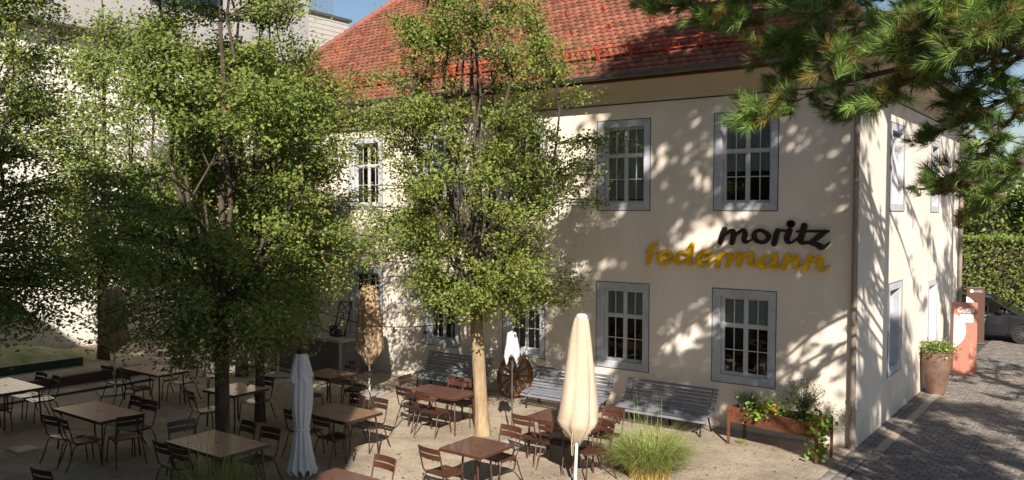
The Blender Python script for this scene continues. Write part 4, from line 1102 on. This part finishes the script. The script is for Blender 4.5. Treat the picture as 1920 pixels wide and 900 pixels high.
specs=[ # start height, path (px,py,depth), radius, tufts
 (8.2,[(1900,-120,10.6),(1700,-60,10.2),(1480,-20,10.0),(1300,-10,9.9)],.05,34),
 (7.4,[(1900,-40,10.4),(1720,20,9.9),(1560,60,9.6),(1440,95,9.5)],.05,34),
 (7.0,[(1900,60,10.4),(1760,110,9.7),(1600,150,9.4),(1480,190,9.3),(1420,212,9.3)],.045,30),
 (6.8,[(1880,60,10.8),(1740,70,10.9),(1580,90,11.0),(1450,150,11.0)],.04,26),
 (7.8,[(1880,-30,9.6),(1740,10,8.9),(1640,60,8.4),(1560,110,8.2)],.04,22),
 (6.6,[(1940,40,9.6),(1870,90,9.0),(1780,110,8.6),(1700,150,8.4),(1620,190,8.4)],.04,26),
 (6.3,[(1990,60,9.2),(1920,100,8.4),(1850,60,8.0),(1790,30,8.0)],.04,18),
 (6.0,[(1990,150,9.6),(1900,180,9.2),(1800,230,9.2),(1740,255,9.4)],.035,16),
 (5.4,[(2000,260,9.6),(1920,300,9.4),(1840,335,9.4),(1750,345,9.6)],.035,24),
 (5.2,[(2010,240,9.8),(1910,310,9.9),(1860,370,10.0),(1810,410,10.1)],.03,13),
 (5.8,[(2000,190,9.2),(1930,200,8.8),(1870,250,8.6),(1850,290,8.6)],.03,14),
 (8.6,[(1950,-160,9.2),(1850,-80,8.6),(1780,-20,8.4),(1700,20,8.4)],.04,22),
 (6.9,[(1960,10,9.6),(1900,60,9.2),(1860,120,9.0),(1890,170,8.9)],.035,20),
 (7.9,[(1850,-70,10.6),(1560,-40,10.4),(1380,0,10.2),(1225,12,10.2)],.04,22),
 (7.7,[(1850,-60,10.2),(1560,-20,9.8),(1420,20,9.7),(1310,35,9.6)],.04,20),
 (8.0,[(1900,-90,10.8),(1700,-50,10.8),(1500,10,10.9),(1380,40,11.0)],.045,26),
 (7.2,[(1930,20,9.0),(1850,60,8.3),(1750,80,8.0),(1660,80,7.9)],.035,20),
 (7.6,[(1900,-20,10.4),(1650,40,10.4),(1540,70,10.6),(1500,110,10.8)],.035,24),
 (8.1,[(1990,-60,8.6),(1930,-10,7.8),(1870,30,7.5),(1800,60,7.4)],.035,28),
 (7.9,[(1960,-90,10.6),(1860,-40,10.4),(1790,20,10.4),(1700,90,10.4)],.035,30),
 (7.3,[(2010,30,10.0),(1930,90,9.8),(1860,150,9.8),(1800,190,9.8)],.035,20),
 (8.4,[(1960,-140,9.0),(1900,-60,8.2),(1830,0,7.8),(1760,30,7.6)],.035,26),
 (7.0,[(2020,0,9.0),(1960,40,8.0),(1900,40,7.4),(1840,70,7.2)],.035,24),
 (7.5,[(1960,-60,10.0),(1860,0,9.6),(1800,80,9.4),(1740,130,9.4)],.035,26),
 (8.3,[(1900,-130,10.2),(1720,-60,9.6),(1600,-10,9.2),(1520,30,9.0)],.04,28),
 (6.7,[(1900,100,10.4),(1760,130,10.2),(1650,180,10.1),(1560,205,10.0)],.035,20),
]
for z,path,rad,dens in specs: br.append(([tb(z)]+brp(*path),rad,int(dens*2.0)))
up=[]
for k in range(30):
    a=rng.uniform(0,2*PI); z=rng.uniform(7.8,13.8); L=rng.uniform(2.6,5.2)*(1-(z-7.5)/11)
    d=np.array([math.cos(a),math.sin(a)])
    # the low boughs are laid out one by one above; here only the upper crown
    if z<10.2 and (d[1]<.1 or L>3): continue
    if z>10.5: d=np.array([-abs(d[0])*1.0-.3,d[1]*.7]); d/=np.linalg.norm(d); L=min(L*1.25,5)
    up.append(([(0,0,z),(d[0]*L*.4,d[1]*L*.4,z+.25),(d[0]*L*.8,d[1]*L*.8,z+.2),(d[0]*L,d[1]*L,z+.45)],.05,19))
pine('pine with long needled boughs hanging over the upper right of the picture',tuple(PB),[(0,0,-.05),(.05,0,3),(0,.05,7),(.05,0,11),(0,0,14)],.20,br,0,41,up)
up2=[]
for k in range(46):
    a=rng.uniform(0,2*PI); z=rng.uniform(3.0,12.5); L=rng.uniform(1.8,3.8)*(1-(z-2.6)/14)
    d=np.array([math.cos(a),math.sin(a)])
    if d[0]<-.2 and z<6.5: L*=.55
    up2.append(([(0,0,z),(d[0]*L*.4,d[1]*L*.4,z+.1),(d[0]*L*.8,d[1]*L*.8,z+.0),(d[0]*L,d[1]*L,z+.25)],.04,24))
pine('second pine farther along the lane, right of the picture edge',(6.3,2.6,0),[(0,0,-.05),(0,0,4),(.05,.05,8),(0,0,13)],.16,[],0,43,up2)

# ------------------------------------------------------------------ ornamental grasses, plants
def blades(n, R0, H, spreadr, seed, w=.006, droop=.75, stems=0):
    r=np.random.default_rng(seed); V=[];F=[];T=[];c=0; K=6
    for i in range(n+stems):
        a=r.uniform(0,2*PI); q=R0*math.sqrt(r.random()); x0,y0=q*math.cos(a),q*math.sin(a)
        a2=a+r.normal()*.7; st=i>=n
        h=H*(r.uniform(.55,1.0) if not st else r.uniform(1.1,1.45)); o=spreadr*r.uniform(.15,1)*(.6 if st else 1)
        dr=droop*r.uniform(.3,1)*(0 if st else 1)
        ww=w*r.uniform(.6,1.2)*(.6 if st else 1)
        s=np.array([-math.sin(a2),math.cos(a2),0])
        if r.random()<.5: s=np.array([r.normal(),r.normal(),0]); s/=np.linalg.norm(s)
        for k in range(K):
            t=k/(K-1); p=np.array([x0+math.cos(a2)*o*t**1.7,y0+math.sin(a2)*o*t**1.7,h*(t-dr*t**3*.8)])
            wk=ww*(1-t)**.6+.0006
            V+= [p-s*wk,p+s*wk]
        dry=r.random()
        for k in range(K-1):
            F.append((c+2*k,c+2*k+1,c+2*k+3,c+2*k+2)); t=k/(K-2)
            g=np.array([.75,1.0,.55]) if dry>.3 else np.array([1.5,1.15,.95])
            yel=np.array([1.55,1.15,.8]); T.append((yel*(1-t)+g*t)*r.uniform(.7,1.15) if t<.5 else g*r.uniform(.75,1.15))
        c+=2*K
    return np.array(V),np.array(F),np.array(T)
def grass_clump(name,loc,label,n,R0,H,sp,seed,stems=30):
    root=empty(name,loc,0,label,'ornamental grass'); V,F,T=blades(n,R0,H,sp,seed,stems=stems); npmesh('blades',V,F,M['grass'],root,T)
    return root
grass_clump('feather_grass',(-2.30,-3.62,0),'big yellow green clump of tall feather grass before the bench',3400,.34,.98,.80,51,32)
grass_clump('feather_grass',(-6.55,-8.75,0),'green feather grass clump at the foot of the thick dark trunk, bottom left',1700,.36,.98,.5,52,60)
grass_clump('feather_grass',(-6.0,-8.62,0),'green grass clump below the white covered parasol at the bottom edge',1000,.32,.62,.4,53,10)
grass_clump('weed_tuft',(-1.75,-.95,0),'small green weed growing at the foot of the rust planter leg',60,.05,.16,.12,54,0)

# planter
pl=empty('trough_planter',(-1.08,-.92,0),R_(-9),'rusty steel trough planter on legs with nasturtiums and herbs','planter')
b=MB(); Lx=.84
for (x0,x1,y0,y1) in ((-Lx,Lx,-.27,-.262),(-Lx,Lx,.262,.27),(-Lx,-Lx+.008,-.262,.262),(Lx-.008,Lx,-.262,.262)): b.box(x0,x1,y0,y1,.42,.70)
b.box(-Lx+.008,Lx-.008,-.262,.262,.42,.428); b.build('trough',M['rust'],pl)
b=MB(); b.box(-Lx+.009,Lx-.009,-.261,.261,.5,.66); b.build('soil',M['soil'],pl)
for sx in (-1,1):
    for sy in (-1,1):
        b=MB(); b.box(sx*(Lx+.004)-.02,sx*(Lx+.004)+.02,sy*.29-.02,sy*.29+.02,0,.72); b.build('leg',M['rust'],pl)
def round_leaves(C,size,r,seed,tint):
    """nasturtium: disc leaves"""
    V=[];F=[];T=[];c=0;k=8
    for p in C:
        nrm=r.normal(size=3)*.5+np.array([.1,-.5,.9]); nrm/=np.linalg.norm(nrm); a=np.cross(nrm,[1,0,.1]); a/=np.linalg.norm(a); bb_=np.cross(nrm,a); s=size*r.uniform(.6,1.2)
        V.append(p-nrm*s*.12)
        for j in range(k): t=2*PI*j/k; V.append(p+(a*math.cos(t)+bb_*math.sin(t))*s*.5)
        tt=np.array(tint)*r.uniform(.7,1.3)
        for j in range(k): F.append((c,c+1+j,c+1+(j+1)%k)); T.append(tt)
        c+=k+1
    return np.array(V),np.array(F),np.array(T)
def plantlet(name,label,cat,loc): return empty(name,loc,0,label,cat)
r5=np.random.default_rng(77)
# nasturtium A
na=plantlet('nasturtium','bright green nasturtium with orange flowers in the middle of the trough','plant',(-1.22,-1.05,.68))
C=r5.normal(size=(230,3))*np.array([.20,.14,.11])+np.array([0,-.04,.07]); V,F,T=round_leaves(C,.065,r5,1,(1.3,1.35,.8)); npmesh('leaves',V,F,M['leaf'],na,T)
C=r5.normal(size=(14,3))*np.array([.13,.06,.05])+np.array([.04,-.13,.13])
for q in C: V,F,T=round_leaves([q],.055,r5,1,(1,1.7,1.5)); npmesh('flower',V,F,M['petal'],na,T)
nb=plantlet('nasturtium','trailing nasturtium with red flowers hanging over the right end of the trough','plant',(-.30,-1.22,.68))
C=np.concatenate([r5.normal(size=(120,3))*np.array([.10,.10,.1])+np.array([0,0,.0]),np.stack([r5.normal(size=170)*.08,r5.normal(size=170)*.07-.04,-r5.uniform(0,.62,170)],1)])
V,F,T=round_leaves(C,.07,r5,1,(1.25,1.35,.8)); npmesh('leaves',V,F,M['leaf'],nb,T)
C=np.array([(-.12,-.14,-.02),(-.16,-.12,-.05),(.02,-.15,-.33),(.05,-.14,-.36),(.06,-.1,.12),(-.02,-.16,.03)]); 
for q in C: V,F,T=round_leaves([q],.075,r5,1,(1,.8,1)); npmesh('flower',V,F,M['petal'],nb,T)
# lavender-like bush
la=plantlet('lavender_bush','grey green lavender bush at the left end of the trough planter','plant',(-1.72,-.80,.66))
V,F,T=blades(420,.14,.36,.24,61,w=.004,droop=.15); npmesh('stalks',V,F,M['grass'],la,T*np.array([.42,.55,1.15])*.8)
# airy shrub
ai=plantlet('flowering_shrub','airy shrub with tiny pale blossoms at the back right of the trough','plant',(-.72,-.72,.66))
b=MB(); PP=[]
for k in range(95):
    a=r5.uniform(0,2*PI); h=r5.uniform(.2,.62); o_=r5.uniform(.05,.34); e=np.array([math.cos(a)*o_*1.3,math.sin(a)*o_*.6,h])
    b.tube([(0,0,0),tuple(e*.5+np.array([0,0,.06])),tuple(e)],[.004,.003,.002],4,False)
    PP.append(e+r5.normal(size=(22,3))*.05); PP.append(e*.6+r5.normal(size=(16,3))*.06)
b.build('stems',M['bark'],ai); P=np.concatenate(PP); tn=leaf_tints(len(P),.2)*.8; kk=r5.random(len(P))<.22; tn[kk]=np.array([4.0,2.8,9.0])
V,F,T=leaf_quads(P,r5.normal(size=(len(P),3))+np.array([0,-.3,.5]),.026,tint=tn); npmesh('leaves',V,F,M['leaf'],ai,T)
hb=plantlet('herb_bush','dark green bushy herb behind the trailing nasturtium','plant',(-.42,-.95,.64))
P=r5.normal(size=(900,3))*np.array([.26,.16,.13])+np.array([0,-.05,.08]); V,F,T=leaf_quads(P,r5.normal(size=(900,3))+np.array([0,0,.7]),.035,tint=leaf_tints(900,.2)*.7); npmesh('leaves',V,F,M['leaf'],hb,T)

# big pot
pt=empty('tall_planter_pot',(.34,6.02,0),0,'tall brown glazed planter pot standing at the side wall by the sign','planter pot')
b=MB(); b.lathe([(.001,0),(.19,0),(.20,.03),(.255,.25),(.30,.55),(.315,.78),(.305,.92),(.29,.98),(.30,1.0),(.315,1.01),(.315,1.03),(.28,1.03),(.27,.97),(.001,.95)],36); b.build('pot',M['pot'],pt)
b=MB(); b.lathe([(.001,.966),(.268,.966)],24); b.build('soil',M['soil'],pt)
sh=empty('potted_shrub',(.34,6.02,.97),0,'low leafy shrub with pale blossoms growing in the tall brown pot','plant')
P=r5.normal(size=(1300,3))*np.array([.17,.17,.09])+np.array([0,0,.10]); tn=leaf_tints(1300,.3); kk=r5.random(1300)<.06; tn[kk]=np.array([4.0,3.0,8.0])
V,F,T=leaf_quads(P,r5.normal(size=(1300,3))+np.array([0,0,.8]),.07,tint=tn); npmesh('leaves',V,F,M['leaf'],sh,T)

# ------------------------------------------------------------------ info signs
def disc_poly(cx,cy,r,a0,a1,n=28): return [(cx+r*math.cos(a0+(a1-a0)*k/n),cy+r*math.sin(a0+(a1-a0)*k/n)) for k in range(n+1)]
def sign(name,loc,rz,W,H,m,label,full,side_l=True):
    root=empty(name,loc,rz,label,'sign'); b=MB(); b.box(-W/2,W/2,-.06,.06,0.03,H); b.build('panel',m,root,bevel=.006)
    b=MB(); b.box(-W/2-.03,W/2+.03,-.15,.15,0,.03); b.build('foot',M['steel'],root)
    y=-.0625
    def poly(pts,name,mm,dy=0):
        b=MB(); n=len(pts); vs=[(x,y+dy,z) for x,z in pts]+[(x,y+dy-.0015,z) for x,z in pts]
        b.add(vs,[tuple(range(n)),tuple(range(n,2*n))[::-1]]+[(i,(i+1)%n,n+(i+1)%n,n+i) for i in range(n)]); return b.build(name,mm,root)
    # big white arc cut by the left edge
    cy=H*.62; R0=W*.74; cx=-W/2-W*.22; a=math.acos((-W/2-cx)/R0)
    poly([(x,z) for x,z in disc_poly(cx,cy,R0,-a,a)],'white_disc',M['white_print'])
    FX=Matrix.Rotation(PI/2,4,'X')
    if full:
        poly(disc_poly(-W*.24,H*.905,W*.115,0,2*PI),'logo_disc',M['white_print'])
        text_mesh('logo_initial','m',.13,M['sign_red'],root,Matrix.Translation((-W*.24-.052,y-.004,H*.905-.03))@FX,.001,.2,.004)
        text_mesh('logo_text','oritz',.155,M['white_print'],root,Matrix.Translation((-W*.125,y-.003,H*.905-.045))@FX,.001,.25,.006)
        poly([(-W*.12,H*.865),(W*.33,H*.865),(W*.33,H*.872),(-W*.12,H*.872)],'logo_line',M['white_print'])
        poly([(-W*.24,H*.73),(W*.32,H*.73),(W*.32,H*.84),(-W*.24,H*.84)],'notice',M['white_print'],-.002)
        poly([(-W*.02,H*.765),(W*.12,H*.765),(W*.09,H*.80),(W*.05,H*.785),(W*.02,H*.80)],'notice_mark',M['grey_print'],-.005)
        mt=Matrix.Translation((W*.30,y-.003,H*.17))@FX@Matrix.Rotation(PI/2,4,'Z')
        text_mesh('web_text','bymoritz.at',.115,M['pale_print'],root,mt,.001)
    else:
        poly(disc_poly(-W*.22,H*.93,W*.10,0,2*PI),'logo_disc',M['white_print'])
        text_mesh('logo_text','oritz',.13,M['grey_print'],root,Matrix.Translation((-W*.11,y-.003,H*.93-.04))@FX,.001,.25,.005)
    return root
rz=R_(36)
sign('info_pillar',(.52,8.95,0),rz,.62,1.92,M['sign_red'],'salmon red free standing info panel reading moritz beside the side wall',True)
sign('info_pillar',(-.02,15.2,0),R_(20),.55,1.85,M['sign_brown_shade'],'brown shaded info panel with white disc in front of the parked car',False)
b=MB(); b.box(-.05,.18,-.03,.03,.62,.78); 
# ------------------------------------------------------------------ car
car=empty('parked_car',(-.05,16.75,0),0,'dark grey parked hatchback with moritz lettering beyond the far building corner','car')
def car_body():
    # side profile (x along length, nose +X), local origin between the wheels
    L=4.2; 
    lower=[(-2.05,.35),(-2.1,.6),(-2.08,.95),(-1.98,1.02)]
    st=[(-2.08,.30,.98,.74),(-2.0,.24,1.04,.82),(-1.5,.22,1.05,.86),(-.6,.21,1.02,.87),(.4,.21,.98,.87),(1.0,.22,.96,.86),(1.5,.24,.90,.84),(1.95,.28,.80,.76),(2.15,.34,.66,.60)]
    V=[];F=[];K=10
    for x,z0,z1,w_ in st:
        sec=[(-w_*.93,z0),(-w_,z0+.12),(-w_,(z0+z1)/2),(-w_*.97,z1-.08),(-w_*.88,z1),(w_*.88,z1),(w_*.97,z1-.08),(w_,(z0+z1)/2),(w_,z0+.12),(w_*.93,z0)]
        V+=[(x,y,z) for y,z in sec]
    n=len(st)
    for i in range(n-1):
        for k in range(K): F.append((i*K+k,(i+1)*K+k,(i+1)*K+(k+1)%K,i*K+(k+1)%K))
    F+=[tuple(range(K)),tuple(range((n-1)*K,n*K))[::-1]]
    return V,F
b=MB(); V,F=car_body(); b.add(V,F,False); body=b.build('body',M['carpaint'],car,bevel=.03)
# greenhouse pillars + roof
def cabin(b,zshrink=0.0,inset=0.0):
    pr=[(-1.95,1.02,.80),(-1.70,1.40,.66),(-1.1,1.50,.62),(-.2,1.50,.62),(.35,1.42,.63),(1.15,.96,.80)]
    return pr
b=MB(); pr=cabin(b)
roofp=[(-1.72,1.42,.66),(-1.1,1.515,.62),(-.2,1.515,.62),(.35,1.435,.63)]
vs=[];
for x,z,w_ in roofp: vs+=[(x,-w_,z-.03),(x,-w_*.9,z),(x,w_*.9,z),(x,w_,z-.03)]
fs=[]
for i in range(3):
    for k in range(3): fs.append((i*4+k,(i+1)*4+k,(i+1)*4+k+1,i*4+k+1))
b.add(vs,fs,True)
for s in (-1,1):
    for p,q in (((-1.98,.80,1.02),(-1.72,.655,1.40)),((-1.12,.835,1.02),(-1.12,.625,1.49)),((-.12,.83,1.0),(-.25,.625,1.49)),((1.12,.79,.96),(.35,.63,1.42))):
        b.bar((p[0],s*p[1],p[2]),(q[0],s*q[1],q[2]),.07,.05)
    b.bar((-1.72,s*.655,1.40),(-1.1,s*.62,1.50),.05,.05);b.bar((-1.1,s*.62,1.50),(-.2,s*.62,1.50),.05,.05);b.bar((-.2,s*.62,1.50),(.35,s*.63,1.42),.05,.05)
b.build('roof',M['carpaint'],car)
b=MB()
for s in (-1,1):
    b.add([(-1.95,s*.79,1.03),(-.12,s*.82,1.01),(-.2,s*.615,1.48),(-1.1,s*.612,1.485),(-1.68,s*.645,1.40)],[(0,1,2,3,4)])
    b.add([(-.12,s*.82,1.01),(1.08,s*.785,.965),(.35,s*.615,1.40),(-.2,s*.615,1.48)],[(0,1,2,3)])
b.build('side_glass',M['carglass'],car)
b=MB(); b.add([(1.15,-.76,.97),(1.15,.76,.97),(.36,.60,1.42),(.36,-.60,1.42)],[(0,1,2,3)]); b.build('windscreen',M['carglass'],car)
b=MB(); b.add([(-1.99,-.76,1.03),(-1.99,.76,1.03),(-1.74,.62,1.40),(-1.74,-.62,1.40)],[(0,1,2,3)]); b.build('rear_window',M['carglass'],car)
b=MB(); b.box(-1.2,.9,-.72,.72,.5,1.0); b.build('interior',M['dark_room'],car)
for x in (-1.3,1.33):
    for s in (-1,1):
        b=MB(); b.tube([(x,s*.70,.32),(x,s*.885,.32)],[.32,.32],28); wl=b.build('wheel',M['tyre'],car)
        b=MB(); b.tube([(x,s*.86,.32),(x,s*.892,.32)],[.215,.215],24)
        b.build('rim_recess',M['black'],wl)
        b=MB()
        for k in range(10): t=2*PI*k/10; b.bar((x,s*.895,.32),(x+.2*math.cos(t),s*.895,.32+.2*math.sin(t)),.03,.012,up=(0,1,0))
        b.tube([(x,s*.89,.32),(x,s*.905,.32)],.05,12); b.build('rim',M['rim'],wl)
    for s in (-1,1):
        b=MB(); b.tube([(x+.37*math.cos(t),s*.872,.33+.37*math.sin(t)) for t in np.linspace(-.1,PI+.1,16)],.022,6)
        b.build('wheel_arch',M['tyre'],car)
b=MB(); b.box(-.95,-.75,-.885,-.865,.86,.885); b.build('handle',M['carpaint'],car)
b=MB(); b.box(.10,.28,-.885,-.865,.85,.875); b.build('handle',M['lamp_glass'],car)
b=MB(); b.box(1.9,2.14,-.73,-.45,.60,.72); b.box(1.9,2.14,.45,.73,.60,.72); b.build('headlight',M['lamp_glass'],car,bevel=.02)
b=MB(); b.box(.62,.78,-.99,-.86,.98,1.09); b.box(.62,.78,.86,.99,.98,1.09); b.build('mirror',M['carpaint'],car,bevel=.02)
for x in (-1.12,-.12,.98): 
    b=MB(); b.box(x-.004,x+.004,-.8735,-.868,.35,.95); b.build('door_gap',M['black'],car)
text_mesh('car_lettering','moritz',.21,M['grey_print'],car,Matrix.Translation((-.32,-.878,.66))@Matrix.Rotation(PI/2,4,'X'),.001,.25,.005)

# ------------------------------------------------------------------ hedge and background trees
hg=empty('clipped_hedge',(0,0,0),0,'tall clipped green hedge behind the parked car','hedge')
n=26000; P=np.stack([rng.uniform(-8,16,n),rng.uniform(26.0,27.2,n)*0+26.0+1.2*rng.random(n)**2,rng.uniform(0,3.25,n)],1)
top=rng.random(n)<.25; P[top,2]=3.15+rng.normal(size=top.sum())*.08; P[top,1]=rng.uniform(26,27.4,top.sum())
V,F,T=leaf_quads(P,rng.normal(size=(n,3))*.6+np.array([0,-.8,.6]),.14,tint=leaf_tints(n,.3)); npmesh('foliage',V,F,M['hedge'],hg,T)
b=MB(); b.box(-8,16,26.45,27.2,0,3.05); b.build('twig_core',M['soil'],hg)
def bg_tree(base,prof,n,lab,seed,leaf=.30):
    tree('background_tree',lab,base,[(0,0,-.05),(0,0,.8),(0,0,1.5),(0,0,2.2)],.25,2.5,prof,lambda z:(0,0),n,46,leaf,'bark',seed=seed,limbs=8,group='trees beyond the hedge',spread=.45,warm=.5)
bg_tree((2.0,33,0),[(2,1.5),(3,2.9),(4.5,3.3),(5.6,2.8),(6.4,1.0)],300,'rounded bright green tree rising behind the hedge at right',61)
bg_tree((8.5,36,0),[(2,1.5),(4,3.6),(6.5,3.9),(8.4,2.8),(9.6,.8)],260,'larger tree farther right beyond the hedge',63)
bg_tree((-4.5,38,0),[(2,1.5),(4,3.4),(6.0,3.4),(7.6,2.4),(8.6,.8)],200,'tree beyond the hedge hidden mostly by the inn',65)

bg_tree((5.5,52,0),[(2,2.5),(4,5),(6.5,5.6),(9,4.2),(10.5,1)],260,'broad hazy tree far beyond the hedge between nearer crowns',67,.42)
bg_tree((14,50,0),[(2,2.5),(4,5),(6.5,5.6),(9,4.2),(10.5,1)],220,'broad tree far beyond the hedge at the right edge',69,.42)

# fallen leaves scattered over the yard
n=1600; P=np.stack([rng.uniform(-17,-.1,n),-11.5*rng.random(n)**1.0-.1,np.full(n,.022)],1)
V,F,T=leaf_quads(P,rng.normal(size=(n,3))*.12+np.array([0,0,1]),.05,tint=np.array([.9,.42,.75])*rng.uniform(.5,1.6,(n,1)),bend=.15)
fl_=npmesh('fallen_leaves',V,F,M['leaf'],None,T); tag(fl_,'scattered small brown fallen leaves on the pale gravel','leaves',kind='stuff')
